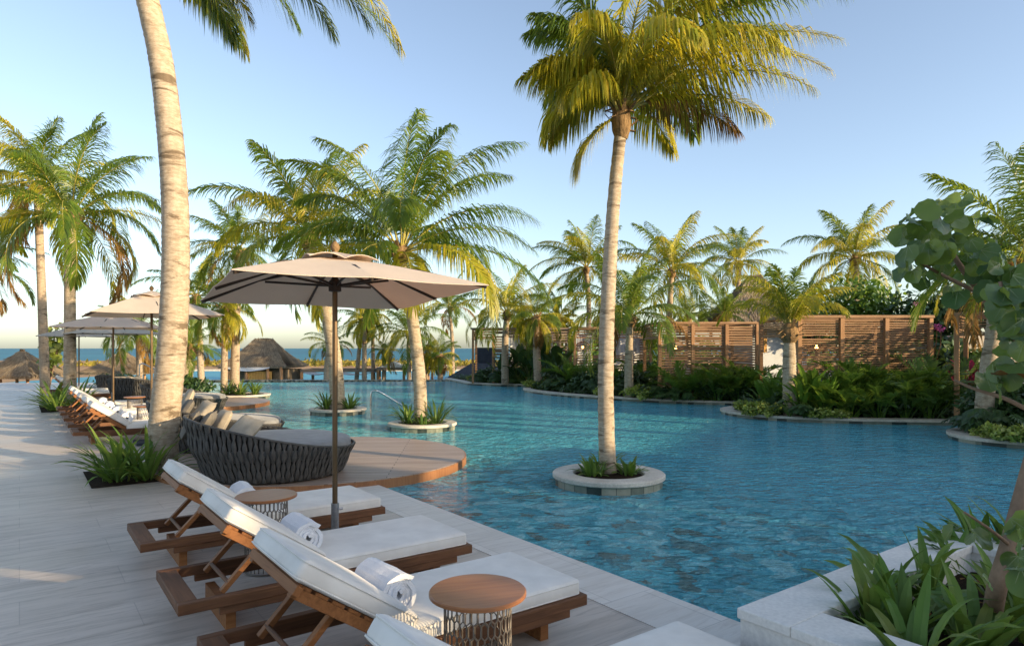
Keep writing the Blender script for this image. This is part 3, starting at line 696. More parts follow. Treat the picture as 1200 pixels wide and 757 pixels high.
def make_umbrella(label, group, wx, wy, rim, apex, canopy, base=True, dz=(0, 0, 0, 0)):
    """rectangular market umbrella: eight panels, vent, ribs with struts, pole"""
    t_ = thing('patio_umbrella', label, 'umbrella', (0, 0, 0), 0, group)
    hx, hy = wx / 2, wy / 2
    cor = [Vector((-hx, -hy, rim + dz[0])), Vector((hx, -hy, rim + dz[1])), Vector((hx, hy, rim + dz[2])), Vector((-hx, hy, rim + dz[3]))]
    rimp = []
    for i in range(4): rimp += [cor[i], (cor[i] + cor[(i + 1) % 4]) / 2 + Vector((0, 0, .006))]
    ap = Vector((0, 0, apex))
    mb = MB(); n = 6
    for i in range(8):
        A, B = rimp[i], rimp[(i + 1) % 8]; i0 = len(mb.v)
        for r_ in range(n + 1):
            u = .13 + .87 * r_ / n
            for c in range(n + 1):
                v = c / n; q = ap.lerp(A.lerp(B, v), u); q.z -= .012 * math.sin(math.pi * v) * u - .012 * math.sin(math.pi * u)
                mb.v.append(tuple(q))
        for r_ in range(n):
            for c in range(n):
                a = i0 + r_ * (n + 1) + c; mb.f.append((a, a + n + 1, a + n + 2, a + 1)); mb.mi.append(0)
    o = mb.build('canopy', canopy, t_); md = o.modifiers.new('thick', 'SOLIDIFY'); md.thickness = .006; md.offset = 0
    mb = MB()
    for i in range(8):
        A, B = rimp[i], rimp[(i + 1) % 8]; i0 = len(mb.v)
        for r_ in range(5):
            u = .30 * r_ / 4
            for c in range(7):
                v = c / 6; q = ap.lerp(A.lerp(B, v), u); q.z += .038 - .02 * u + .034 * math.sin(math.pi * v) ** 1.0 * (u / .30) ** 2
                mb.v.append(tuple(q))
        for r_ in range(4):
            for c in range(6):
                a = i0 + r_ * 7 + c; mb.f.append((a, a + 7, a + 8, a + 1)); mb.mi.append(0)
    o = mb.build('vent', canopy, t_); md = o.modifiers.new('thick', 'SOLIDIFY'); md.thickness = .005; md.offset = 0
    hub = rim + (apex - rim) * .22
    for i in range(8):
        q = ap.lerp(rimp[i], .985) - Vector((0, 0, .018)); s_ = ap.lerp(rimp[i], .08) - Vector((0, 0, .05)); mid = ap.lerp(rimp[i], .55)
        mid.z += .01
        mb = MB(); mb.beam(s_, mid, .014, .022); mb.beam(mid, q, .014, .022); rb = mb.build('rib', M['black_metal'], t_)
        mb = MB(); mb.beam((mid.x * .06, mid.y * .06, hub), ap.lerp(rimp[i], .5) - Vector((0, 0, .02)), .012, .018); mb.build('strut', M['black_metal'], rb)
    mb = MB(); mb.tube([(0, 0, .02), (0, 0, apex - .02)], .021, 14); pole = mb.build('pole', M['bronze'], t_, smooth=True, sharp=True)
    mb = MB(); mb.tube([(0, 0, .02), (0, 0, .42)], .031, 14); mb.tube([(.025, 0, .37), (.062, 0, .37)], .010, 8); mb.build('pole_sleeve', M['sleeve'], pole, smooth=True, sharp=True)
    mb = MB(); mb.lathe([(.035, hub - .05), (.05, hub - .045), (.05, hub + .03), (.03, hub + .05), (.024, hub + .06), (.024, apex - .055), (.045, apex - .045), (.045, apex - .02)], 16); mb.build('hub', M['black_metal'], t_, smooth=True, sharp=True)
    mb = MB(); mb.lathe([(.02, apex - .03), (.02, apex + .04), (.034, apex + .055), (.038, apex + .075), (.03, apex + .10), (.012, apex + .12), (.003, apex + .125)], 16); mb.build('finial', M['husk'], t_, smooth=True)
    if base:
        mb = MB(); mb.cushion(.26, .26, .05, (0, 0, 0.001), None, .008, .03, 0); mb.build('base_plate', M['slate'], t_)
    return t_
def make_daybed(label, group, r=1.0, hb=.76, hf=.35, cols=104, rings=9):
    """round woven daybed; the high back is at local angle 180 degrees"""
    t_ = thing('woven_daybed', label, 'daybed', (0, 0, 0), 0, group)
    def top(a): return hf + (hb - hf) * (.5 - .5 * math.cos(a)) ** 1.5
    def rad(z, a): return r * (.80 + .20 * min(1, z / .42) ** .8 + .05 * max(0, z - .42) / .3)
    mb = MB(); seg = 5
    for k in range(cols):
        a = 2 * math.pi * k / cols; H = top(a); pts = []; rr = []
        cells = max(4, round(H / .085)); ph = .5 if k % 2 else 0
        m_ = cells * seg
        for i in range(m_ + 1):
            u = i / m_; z = .02 + (H - .02) * u; s_ = abs(math.sin(math.pi * (u * cells / 2 + ph)))
            q = rad(z, a) + .010 * (1 if math.sin(math.pi * (u * cells / 2 + ph)) > 0 else -1) * s_
            pts.append((q * math.cos(a), q * math.sin(a), z)); rr.append(.012 + .020 * s_)
        # flat bands, wider where they bulge
        i0 = len(mb.v); tv = Vector((-math.sin(a), math.cos(a), 0)); nv = Vector((math.cos(a), math.sin(a), 0))
        for p, w_ in zip(pts, rr):
            p = Vector(p)
            for (x, y) in ((-1, 0), (-.6, .5), (.6, .5), (1, 0), (.6, -.5), (-.6, -.5)): mb.v.append(tuple(p + tv * x * w_ * 1.0 + nv * y * .020))
        for i in range(m_):
            for j in range(6):
                A, B = i0 + i * 6 + j, i0 + i * 6 + (j + 1) % 6; mb.f.append((A, B, B + 6, A + 6)); mb.mi.append(0)
    mb.build('woven_shell', M['strap'], t_, smooth=True)
    mb = MB(); mb.tube([Vector((rad(top(a_), a_) * math.cos(a_), rad(top(a_), a_) * math.sin(a_), top(a_))) for a_ in [2 * math.pi * i / 96 for i in range(97)]], .014, 8, cap=False); mb.build('rim', M['strap'], t_, smooth=True)
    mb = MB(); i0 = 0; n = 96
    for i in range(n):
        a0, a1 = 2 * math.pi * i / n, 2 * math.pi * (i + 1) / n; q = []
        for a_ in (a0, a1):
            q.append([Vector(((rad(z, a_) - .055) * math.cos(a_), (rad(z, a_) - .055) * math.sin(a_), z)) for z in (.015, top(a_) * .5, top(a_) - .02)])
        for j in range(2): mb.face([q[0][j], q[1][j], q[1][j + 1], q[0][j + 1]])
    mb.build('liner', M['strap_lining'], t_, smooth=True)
    mb = MB(); rc = r * .93; mb.lathe([(rc * .5, .26), (rc - .03, .265), (rc, .30), (rc, .40), (rc - .02, .43), (rc * .9, .452), (rc * .5, .468), (.02, .472)], 64); mb.build('seat_cushion', M['grey_fabric'], t_, smooth=True)
    return t_
def pillow(label, loc, rot, m, s=.25, group=None, th=.16):
    mb = MB(); n = 10
    for sd_ in (1, -1):
        i0 = len(mb.v)
        for i in range(n + 1):
            for j in range(n + 1):
                u, v = i / n * 2 - 1, j / n * 2 - 1; pinch = 1 - .07 * (1 - abs(u) ** 2) * abs(v) ** 4; pin2 = 1 - .07 * (1 - abs(v) ** 2) * abs(u) ** 4
                mb.v.append((u * s * pin2, v * s * pinch, sd_ * th / 2 * ((1 - u ** 4) * (1 - v ** 4)) ** .55))
        for i in range(n):
            for j in range(n):
                a = i0 + i * (n + 1) + j; q = (a, a + n + 1, a + n + 2, a + 1); mb.f.append(q if sd_ > 0 else q[::-1]); mb.mi.append(0)
    o = mb.build('throw_pillow', m, smooth=True); o.location = loc; o.rotation_euler = rot; return tag(o, label, 'pillow', group)

# ------------------------------------------------------------------ loungers, towels, tables, umbrellas
NEAR = 'loungers beside the near pool edge'; FARG = 'loungers in the row behind the big palm'; THIRD = 'loungers at the far end of the deck'
lg = make_lounger('lounger at the bottom edge with only its cream cushions showing', NEAR)
lg.location = ab(.70, 1.44); lg.rotation_euler = (0, 0, ANG)
for b0, lab in ((2.82, 'teak lounger with sunlit towel behind the large front side table'),
                (4.03, 'teak lounger with white towel, between two others and just below the umbrella pole'),
                (5.45, 'teak lounger tucked behind the smaller round side table, nearest the woven daybed')):
    dup(lg, ab(.70, b0), ANG, lab, NEAR)
far_b = [13.4, 14.8, 16.2, 17.6, 19.0]
far_lab = ['first lounger in front of the next umbrella base, frame in full view', 'second lounger from the front in the row past the big palm trunk',
           'middle lounger of five in the row past the big palm trunk', 'fourth lounger in the row past the big palm trunk', 'last lounger of the five, beside the strap leaf bed']
for b0, lab in zip(far_b, far_lab): dup(lg, ab(.72, b0), ANG, lab, FARG)
third_lab = ['first lounger just beyond the shorter leaning palm and its bed', 'second lounger in the far group beyond the palm bed', 'furthest lounger near the end of the deck']
for b0, lab in zip((24.4, 25.8, 27.2), third_lab): dup(lg, ab(.74, b0), ANG, lab, THIRD)
tw = make_towel('rolled white towel on the second lounger, its end in shade', 'rolled white towels on near loungers')
def lay(o, a, b, z): o.location = ab(a, b, z); o.rotation_euler = (0, 0, ANG)
lay(tw, 1.52, 4.44, .412)
def tdup(a, b, z, lab, group, rz=0):
    o = tw.copy(); COL.objects.link(o); o.location = ab(a, b, z); o.rotation_euler = (0, 0, ANG + rz); o['label'] = lab; o['group'] = group; return o
tdup(1.53, 3.19, .412, 'rolled white towel with sunlit coiled end beside the front table', 'rolled white towels on near loungers', .06)
tdup(1.50, 5.80, .412, 'rolled white towel between the woven daybed and small table', 'rolled white towels on near loungers', -.1)
for b0, q in zip(far_b[:4], ('nearest lounger of the far row', 'second lounger of the far row', 'middle lounger of the far row', 'fourth lounger of the far row')):
    tdup(1.55, b0 + .37, .412, 'rolled white towel on the ' + q, 'rolled towels on the far row')
tb = make_table('round wooden side table with wire mesh drum base, large at the front', 'round side tables'); tb.location = ab(1.665, 2.51); tb.rotation_euler = (0, 0, .3)
dup(tb, ab(1.48, 5.08), 1.0, 'round wooden side table with wire mesh base beside the umbrella pole', 'round side tables')
dup(tb, ab(1.95, 14.45), 0, 'round side table beside the nearest lounger of the far row', 'round side tables')
dup(tb, ab(2.1, 17.2), 0, 'round side table deeper in the far lounger row', 'round side tables')
um = make_umbrella('large tan umbrella with wide vented canopy over the near loungers', 'tan patio umbrellas', 1.78, 1.86, 2.085, 2.38, M['canopy'], dz=(.045, .035, -.045, -.03))
um.location = ab(2.02, 5.10); um.rotation_euler = (0, 0, ANG - R(6))
UL = [(1.85, 13.05, 0, 'tan umbrella with its pole just left of the big palm trunk', 2.22, 2.62, M['canopy']),
      (1.75, 17.9, -20, 'tan umbrella lower behind it with its gilded pole over the woven sofas', 2.12, 2.47, M['canopy']),
      (2.1, 21.7, 10, 'pale umbrella partly hidden by the palm with the shadowed trunk', 2.06, 2.36, M['canopy_pale']),
      (1.6, 26.5, -15, 'furthest umbrella, small and pale near the end of the deck', 2.05, 2.4, M['canopy_pale'])]
for a, b, rz, lab, rim, apex, cm in UL:
    o = make_umbrella(lab, 'tan patio umbrellas', 1.95, 1.95, rim, apex, cm); o.location = ab(a, b); o.rotation_euler = (0, 0, ANG + R(rz))
DB = 'round woven daybeds'
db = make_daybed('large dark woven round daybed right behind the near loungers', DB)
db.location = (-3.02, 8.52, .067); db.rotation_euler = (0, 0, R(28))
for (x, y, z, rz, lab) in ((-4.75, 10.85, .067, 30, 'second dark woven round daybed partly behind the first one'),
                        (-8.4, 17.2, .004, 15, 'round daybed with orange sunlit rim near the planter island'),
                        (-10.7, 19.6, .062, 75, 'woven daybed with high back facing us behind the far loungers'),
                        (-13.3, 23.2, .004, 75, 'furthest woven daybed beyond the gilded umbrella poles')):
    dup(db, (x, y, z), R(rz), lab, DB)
PG = 'pillows on the daybeds'
for lab, px, py, d, e, mt, s in (
    ('small taupe pillow half hidden at the left rim of the near daybed', 223, 498, 8.45, (62, 0, -70), 'taupe_dark', .19),
    ('big pale sand pillow lying tilted at the middle of the near daybed', 284, 506, 8.0, (46, 8, -38), 'taupe', .23),
    ('grey pillow beside the sand pillow on the near daybed', 240, 499, 8.35, (58, 0, -75), 'taupe_dark', .21),
    ('sand pillow upright behind the big tilted one on the near daybed', 259, 495, 8.75, (62, 0, -50), 'taupe', .19),
    ('pale pillow upright at the back of the second daybed', 219, 470, 10.7, (68, 0, -60), 'taupe', .22),
    ('grey pillow in front of the pale one on the second daybed', 217, 481, 10.4, (58, 0, -60), 'taupe_dark', .21),
    ('sunlit pale pillow tilted on the second daybed', 237, 483, 10.3, (50, 5, -45), 'taupe', .22),
    ('pale pillow against the back of the far woven daybed', 146, 450, 19.2, (60, 0, 70), 'taupe', .27),
    ('second pale pillow on the far woven daybed', 163, 450, 19.3, (60, 0, 95), 'taupe', .27)):
    pillow(lab, at(px, py, d), tuple(R(v) for v in e), M[mt], s, PG, .13)

# ------------------------------------------------------------------ islands and their palms
def island(label, c, ro=.70, ri=.44, group='round stone planter islands in the pool', top=.10):
    t_ = thing('island_planter', label, 'planter', (c[0], c[1], 0), 0, group)
    mb = MB(); mb.lathe([(ri, .02), (ri, top - .012), (ri + .012, top), (ro - .012, top), (ro, top - .012), (ro, top - .05), (ro - .012, top - .062), (ri + .01, top - .062)], 72, closed=True)
    mb.build('coping_ring', M['coping_plain'], t_, smooth=True, sharp=True)
    mb = MB(); n = round(ro * 34); rr_ = ro - .035; rg = random.Random(int(c[0] * 100))
    for k in range(n):
        a0, a1, z1 = 2 * math.pi * k / n, 2 * math.pi * (k + .96) / n, top - .055
        for u0, u1 in ((a0, (a0 + a1) / 2), ((a0 + a1) / 2, a1)):
            mb.face([(rr_ * math.cos(u0), rr_ * math.sin(u0), -.5), (rr_ * math.cos(u1), rr_ * math.sin(u1), -.5), (rr_ * math.cos(u1), rr_ * math.sin(u1), z1), (rr_ * math.cos(u0), rr_ * math.sin(u0), z1)], k_ if u0 > a0 else (k_ := rg.choice((0, 1, 1, 2, 2))))
    mb.lathe([(rr_ - .01, -.5), (rr_ - .01, top - .055)], 48, mi=0); mb.build('tiled_wall', [M['tile_dark'], M['tile_mid'], M['tile_pale']], t_)
    mb = MB(); mb.lathe([(ri + .02, top - .05), (ri * .7, top - .02), (.05, top)], 32); mb.build('soil', M['soil'], t_)
    return t_
I1 = P(713, 553, .10); I2 = P(495, 494.5, .10); I3 = P(396, 478, .10); I4 = P(281, 461.5, .10)
island('island planter with pale stone ring around the tall front palm', I1)
island('island planter with strap plants beside the steel handrail', I2, .72, .50)
island('island planter behind the near umbrella pole', I3, .73, .5)
island('larger island planter with two palms and dense green strap leaves', I4, 1.0, .78)
rng = random.Random(3)
def plant(name, label, cat, mb, mats, loc, group=None, rz=0, smooth=False):
    o = mb.build(name, mats, smooth=smooth); o.location = loc; o.rotation_euler = (0, 0, rz); return tag(o, label, cat, group)
IG = 'strap leaf plants in the island planters'
for c, lst in ((I1, (('left of the front palm trunk, pale green', -.2, -.12, .30), ('right of the front palm trunk', .24, -.06, .27), ('behind the front palm trunk, upright', -.06, .26, .34))),
               (I2, (('on the left of the handrail island', -.28, -.1, .50), ('on the right of the handrail island, leaves spread', .3, -.05, .62), ('in front of the trunk on the handrail island', .05, -.3, .3))),
               (I3, (('left of the trunk behind the umbrella pole', -.28, -.05, .55), ('right of the trunk behind the umbrella pole', .32, -.05, .5))),
               (I4, (('on the left side of the two palm island', -.42, -.1, .62), ('in the middle of the two palm island, tall', .1, -.2, .85), ('on the right side of the two palm island', .5, 0, .7)))):
    for lab, dx, dy, L in lst:
        mb = strap_mb(rng, 34, L, .05, (20, 85), .14, (20, 90)); plant('strap_plant', 'strap leaf plant ' + lab, 'plant', mb, M['leaf_strap'], c + Vector((dx, dy, -.02)), IG)
# front palm on island 1
spec = [  # azimuth (0 right, 90 away, -90 towards us), elevation, length, bend, age
    (-60, 74, 2.4, 95, 1), (-110, 70, 2.2, 100, 1), (170, 62, 2.0, 100, 1), (195, 50, 1.8, 105, 1), (150, 44, 1.7, 95, 1), (-150, 60, 2.0, 112, 1), (178, 76, 2.2, 78, 0),
    (-85, 58, 2.0, 118, 1), (-30, 66, 2.7, 86, 1), (-8, 60, 2.95, 88, 0), (8, 50, 2.9, 78, 1), (-15, 44, 2.6, 84, 1), (25, 62, 2.7, 80, 0), (-45, 48, 2.2, 100, 1), (2, 70, 3.0, 80, 0),
    (60, 62, 2.3, 85, 0), (100, 64, 2.2, 88, 0), (140, 64, 2.0, 90, 0), (4, 24, 2.0, 52, 1), (12, 16, 1.7, 48, 2), (40, 38, 2.2, 80, 0), (120, 82, 2.3, 40, 0), (20, 80, 2.7, 50, 0), (-10, 34, 2.3, 74, 1),
    (-140, 80, 2.2, 48, 0), (-165, -32, 1.15, 46, 1), (160, 26, 1.5, 85, 1), (70, 34, 2.0, 85, 1), (-20, 78, 2.9, 72, 0), (185, 74, 2.1, 72, 0), (-75, 85, 2.4, 55, 1), (-125, 46, 1.7, 118, 1)]
c1 = crown_mesh(21, 0, 0, 108, .70, spec=spec, wind=(.10, -.04, 0), lw=.024, droop=1.05)
d1 = I1.y
palm('tall palm with golden crown rising from the front island planter', d1, [(713, 556), (710.5, 500), (710, 430), (713, 340), (719, 240), (728, 148)], None, c1, 1.0, .106, .074, m='bark', zbase=.06, seed=2)
# palm on island 2
spec = [(95, 86, 3.0, 22, 0), (60, 78, 2.9, 45, 0), (20, 66, 2.8, 52, 0), (5, 48, 2.7, 62, 0), (-12, 34, 2.5, 62, 0), (-4, 16, 2.9, 62, 0), (-35, 12, 2.6, 78, 1), (-80, 50, 2.4, 95, 0),
        (150, 76, 2.8, 42, 0), (175, 60, 2.5, 60, 0), (190, 38, 2.3, 70, 0), (200, 14, 2.6, 70, 1), (-140, 34, 2.3, 85, 0), (-110, 15, 2.0, 85, 0), (-165, 70, 2.6, 60, 0), (120, 55, 2.6, 70, 0), (80, 45, 2.7, 70, 0),
        (45, 30, 2.8, 65, 0), (140, 25, 2.6, 70, 0), (-60, 74, 2.7, 60, 0), (100, 20, 2.6, 60, 0), (-20, 70, 2.9, 55, 0), (165, -4, 2.1, 60, 1), (-70, -8, 1.8, 55, 1)]
spec = [(a, e, l * 1.06, b_ + 14, g) for a, e, l, b_, g in spec]
c2 = crown_mesh(22, 0, 0, 112, .86, spec=spec, wind=(.04, 0, 0), lw=.025, droop=.85)
palm('palm with full green crown on the handrail island, trunk leaning left', I2.y, [(493, 489), (492, 450), (487, 400), (479, 345), (470, 303)], None, c2, 1.12, 0.145, .105, m='bark', zbase=.06, seed=3)
palm('palm with shaggy crown left of the full green one, trunk behind the umbrella pole', I3.y, [(396, 474), (393, 430), (384, 370), (372, 320), (362, 285)], None, BG[1], 1.05, .20, .14, m='bark', zbase=.06, seed=4, rz=1.0)
palm('slim palm with grey fibrous trunk on the two palm island, short crown', I4.y, [(262.5, 460), (263, 420), (264, 385), (264, 368)], None, BG[2], .62, .12, .11, zbase=.06, seed=5)
palm('straight taller palm on the two palm island', I4.y + .2, [(275, 460), (276, 400), (277.5, 350), (279, 300)], None, BG[0], .70, .16, .11, zbase=.06, seed=6, rz=2.0)

# big palm in the strap leaf bed by the near loungers; its crown is above the frame
PB = Vector((-4.55, 8.72, 0))
cspec = [(22, 22, 4.2, 82, 1), (28, 16, 4.0, 78, 0), (20, 20, 3.4, 75, 0), (25, 12, 3.0, 70, 0), (45, -5, 1.8, 60, 1), (30, 0, 2.3, 60, 0), (60, -5, 1.9, 60, 0), (-75, 45, 2.5, 80, 0), (60, 55, 3, 60, 0), (120, 45, 3, 65, 0), (180, 50, 3, 65, 0), (220, 40, 2.8, 75, 0), (-120, 55, 2.8, 75, 0), (150, 30, 2.4, 60, 1), (0, 80, 3, 40, 0), (-160, 45, 2.8, 80, 1), (90, 15, 2.8, 70, 1)]
c3 = crown_mesh(23, 0, 0, 85, .8, spec=cspec, wind=(.02, 0, 0), lw=.038, droop=.8)
bp = palm('big pale palm trunk at left, rising from the deck bed out of the frame', PB.y, [(190, 558), (192, 500), (202, 400), (206, 300), (203, 200), (190, 80), (172, -5), (158, -82)], None, c3, 1.0, .19, .132, m='bark', zbase=0, seed=7)
# left palms
palm('palm with wide green crown and shadowed trunk, rightmost of the left pair', 18.8, [(82, 466), (82, 400), (82, 330), (83, 262)], None, crown_mesh(24, 27, 2.8, 84, .86, .35, (.04, 0, 0), lw=.03, elmin=-18, droop=.75), 1.06, .165, .135, m='bark', zbase=0, seed=8, rz=.6)
palm('tall thinner palm with yellowing crown, leftmost of the left pair', 24.5, [(53, 452), (51, 400), (48, 320), (44, 222)], None, crown_mesh(25, 25, 2.8, 76, .86, .65, (-.02, 0, 0), lw=.033, droop=.75), 1.05, .165, .13, m='bark_far', zbase=0, seed=9, rz=0)
palm('palm at the left frame edge showing only frond tips', 24, [(-42, 455), (-40, 400), (-42, 318)], None, BG[3], 1.0, .16, .12, zbase=0, seed=10)
# palms behind: label, distance, trunk pixels, crown variant, size, radius, rz, ground
BP = [('palm with low round crown behind the far tan umbrellas', 38, [(164, 446), (163, 420), (161, 392)], 0, .95, .17, .3, GZ),
      ('short young palm beside the far pool corner, broad drooping fronds', 26, [(219, 444), (220, 432), (222, 416)], 3, .55, .22, 2.1, 0),
      ('palm crown peeking out right behind the big pale trunk', 30, [(236, 446), (234, 400), (231, 352)], 0, .85, .15, 1.2, 0),
      ('small palm behind the umbrella pole, in front of the sea', 44, [(383, 446), (384, 425), (388, 408)], 3, .72, .24, .9, GZ),
      ('thin palm with drooping dry crown, left of the trio over the sea', 47, [(417, 447), (421, 410), (425, 382)], 2, .62, .16, .2, GZ),
      ('palm with hanging golden fronds, middle of the trio over the sea', 46, [(427, 447), (427, 410), (428, 376)], 4, .85, .18, 1.5, GZ),
      ('palm with orange brown fronds, right of the trio over the sea', 48, [(438, 447), (437, 410), (436, 374)], 4, .72, .15, 2.6, GZ),
      ('dark windblown little palm standing over the shade canopies', 47, [(450, 438), (450, 425), (450, 414)], 2, .45, .16, 1.0, GZ),
      ('palm with horizontal dark fronds just left of the leaning trunk', 45, [(480, 447), (479, 420), (479, 395)], 0, 1.05, .16, 2.4, GZ),
      ('slender bright palm standing clear against the sky over the canopies', 48, [(531, 446), (530, 400), (527, 365)], 3, 1.08, .15, .5, GZ),
      ('yellow young palm tuft above the white canopies', 46, [(500, 440), (500, 425), (500, 418)], 4, .55, .12, .4, GZ),
      ('low dark palm beside the dark pavilion', 45, [(516, 446), (516, 430), (516, 420)], 2, .66, .2, 1.8, GZ)]
for lab, d, px, v, s_, r_, rz, zb in BP: palm(lab, d, px, None, BG[v], s_, r_, group='palms along the beach side', rz=rz, zbase=zb, seed=len(lab))
BK = [('palm with dense yellow green crown over the furthest cabana', 29.5, [(592, 432), (592, 400), (594, 372)], 1, .9, .17, .2),
      ('narrow palm with shaggy boots and drooping crown in front of the furthest cabana', 27.6, [(631, 450), (629, 415), (628, 378)], 2, .62, .17, 1.4),
      ('windblown palm with crown left of the tall front trunk', 36, [(689, 420), (690, 360), (687, 318)], 1, 1.12, .15, 2.9),
      ('palm with full dark crown right of the tall front trunk', 21.6, [(737, 452), (737, 425), (738, 395), (739, 378)], 3, .98, .15, .6),
      ('large windblown palm above the middle cabana', 31, [(783, 440), (784, 380), (787, 322)], 1, 1.12, .16, .1),
      ('palm leaning right behind the thatched roof ridge', 40, [(862, 440), (864, 370), (866, 312)], 1, .98, .18, 1.0),
      ('short palm with upright sunlit fronds in front of the slatted cabana', 15.9, [(926, 462), (925, 430), (925, 405), (925, 394)], 5, .80, .17, 1.1),
      ('windblown palm above the nearest slatted cabana', 31, [(1004, 420), (1003, 350), (1002, 308)], 1, 1.10, .18, .3),
      ('low palm tops between cabana roof and villa, left', 27, [(806, 420), (806, 385), (806, 376)], 3, .42, .12, .9),
      ('low palm top beside the thatched villa roof', 24, [(848, 420), (848, 390), (848, 376)], 3, .48, .12, 2.4),
      ('yellow green palm behind the far cabanas, left of the windblown one', 36, [(655, 420), (655, 390), (655, 376)], 4, .62, .14, 1.9),
      ('yellow palm behind the front trunk and cabana roof', 37, [(705, 420), (706, 390), (706, 372)], 4, .75, .14, .7),
      ('palm at the right edge with raised feathery fronds above the sea grape', 10.5, [(1245, 470), (1235, 400), (1212, 318)], 3, .80, .15, 2.0)]
for lab, d, px, v, s_, r_, rz in BK:
    palm(lab, d, px, None, BG[v], s_, r_, group='palms on the planted bank', rz=rz, zbase=.05, seed=len(lab), m='bark' if d < 24 else 'bark_far')
t_ = thing('palm_tree', 'pale leaning palm trunk at the right bank behind the sea grape leaves', 'palm tree', P(1152, 500, .06), 0, 'palms on the planted bank')
q = [at(1152, 497, 12.6), at(1156, 450, 12.6), at(1163, 400, 12.6), at(1172, 330, 12.6)]; q = [p - t_.location for p in q]; q[0].z = 0
trunk(t_, q, [.17, .14, .12], M['bark'], .1, 12, seed=11); share('crown', BG[3], t_, .55, 1.0, q[-1])

# ------------------------------------------------------------------ beds on the deck
def bed(a0, a1, b0, b1):
    return poly('soil_bed', [ab(a0, b0), ab(a1, b0), ab(a1, b1), ab(a0, b1)], .007, M['soil'])
bed(.68, 1.85, 9.22, 10.55); bed(.45, 1.7, 20.9, 23.6)
rng = random.Random(8)
for lab, a, b, L, n in (('big strap leaf plant at the corner of the palm bed, long arching leaf', .98, 9.55, .80, 40), ('strap leaf plant against the big palm trunk', 1.28, 9.42, .85, 44), ('strap leaf plant behind in the palm bed', 1.05, 10.1, .75, 36)):
    plant('strap_plant', lab, 'plant', strap_mb(rng, n, L, .052, (25, 85), .16, (15, 75)), M['leaf_strap'], ab(a, b, .01), 'strap leaf plants in the deck beds')
for lab, a, b, L in (('bright strap leaf plant below the shadowed palm trunk', .8, 21.3, .95), ('strap leaf plant close to the far lounger backs', 1.25, 21.5, .95), ('strap leaf plant behind the shadowed palm trunk', .75, 22.6, .9)):
    plant('strap_plant', lab, 'plant', strap_mb(rng, 40, L, .065, (25, 85), .2, (20, 90)), M['leaf_strap'], ab(a, b, .01), 'strap leaf plants in the deck beds')
for lab, x, y, d, w_, h_ in (('sparse sea grape sapling with yellow green leaves by the leftmost palms', 57, 448, 26, .7, 1.45),):
    t_ = thing('sea_grape_sapling', lab, 'tree', (at(x, y, d).x, d, 0), 0)
    mb = MB(); pts = []
    for k in range(6):
        a = rng.uniform(0, 6.28); q = Vector((math.cos(a) * w_ * .8 * rng.random(), math.sin(a) * w_ * .5, h_ * rng.uniform(1.0, 2.0))); mb.tube([(0, 0, 0), q * .5 + Vector((0, 0, .1)), q], [.04, .03, .015], 5); pts.append(q)
    mb.build('trunk', M['trunk_brown'], t_)
    mb = MB()
    for q in pts:
        for k in range(26):
            u = rng.uniform(.45, 1.05); p = q * u + rv(rng) * .22; N = (rv(rng) + Vector((.4, -.3, .3))).normalized(); leaf(mb, p, rv(rng), N, .26, .24, 0)
    mb.build('crown', M['leaf_lime'], t_)
# green hedge by the far pool corner
for lab, px, py, d, n, rx, h_ in (('low dark green hedge beside the far handrail', 212, 446, 25.5, 700, 1.15, .34), ('small green shrub at the far pool corner under the young palm', 232, 447, 25.0, 300, .6, .16), ('low green hedge behind the far daybeds', 140, 448, 27.5, 500, 1.3, .3)):
    q = at(px, py, d); q.z = 0.0; plant('hedge', lab, 'hedge', bush_mb(rng, n, rx, .5, h_, .17, .1), M['leaf_dark'], q, 'low hedges on the far deck')

# ------------------------------------------------------------------ steel handrails
def handrail(label, pts, r=.022):
    mb = MB(); L = smooth_line(pts, 7); mb.tube(L, r, 10, cap=True); return tag(mb.build('handrail', M['steel'], smooth=True), label, 'handrail', 'steel pool handrails')
A = P(434.5, 489, -.03); d = A.y
q0 = at(435, 462, d); q1 = at(437, 458.5, d); q2 = at(441, 458, d); q3 = at(447, 460.5, d + .1)
handrail('curved steel handrail rising from the pool left of the palm island', [A - Vector((0, 0, .6)), A, at(434.5, 475, d), q0, q1, q2, q3, at(462, 469.5, d + .3), at(478, 479, d + .6), at(490, 487, d + .9)])
d = 22.5
handrail('steel handrail sloping down at the far pool corner', [at(163.5, 447, d), at(163.5, 432, d), at(164, 427.5, d), at(167, 426, d), at(172, 428, d), at(200, 442, d), at(210, 448, d)])

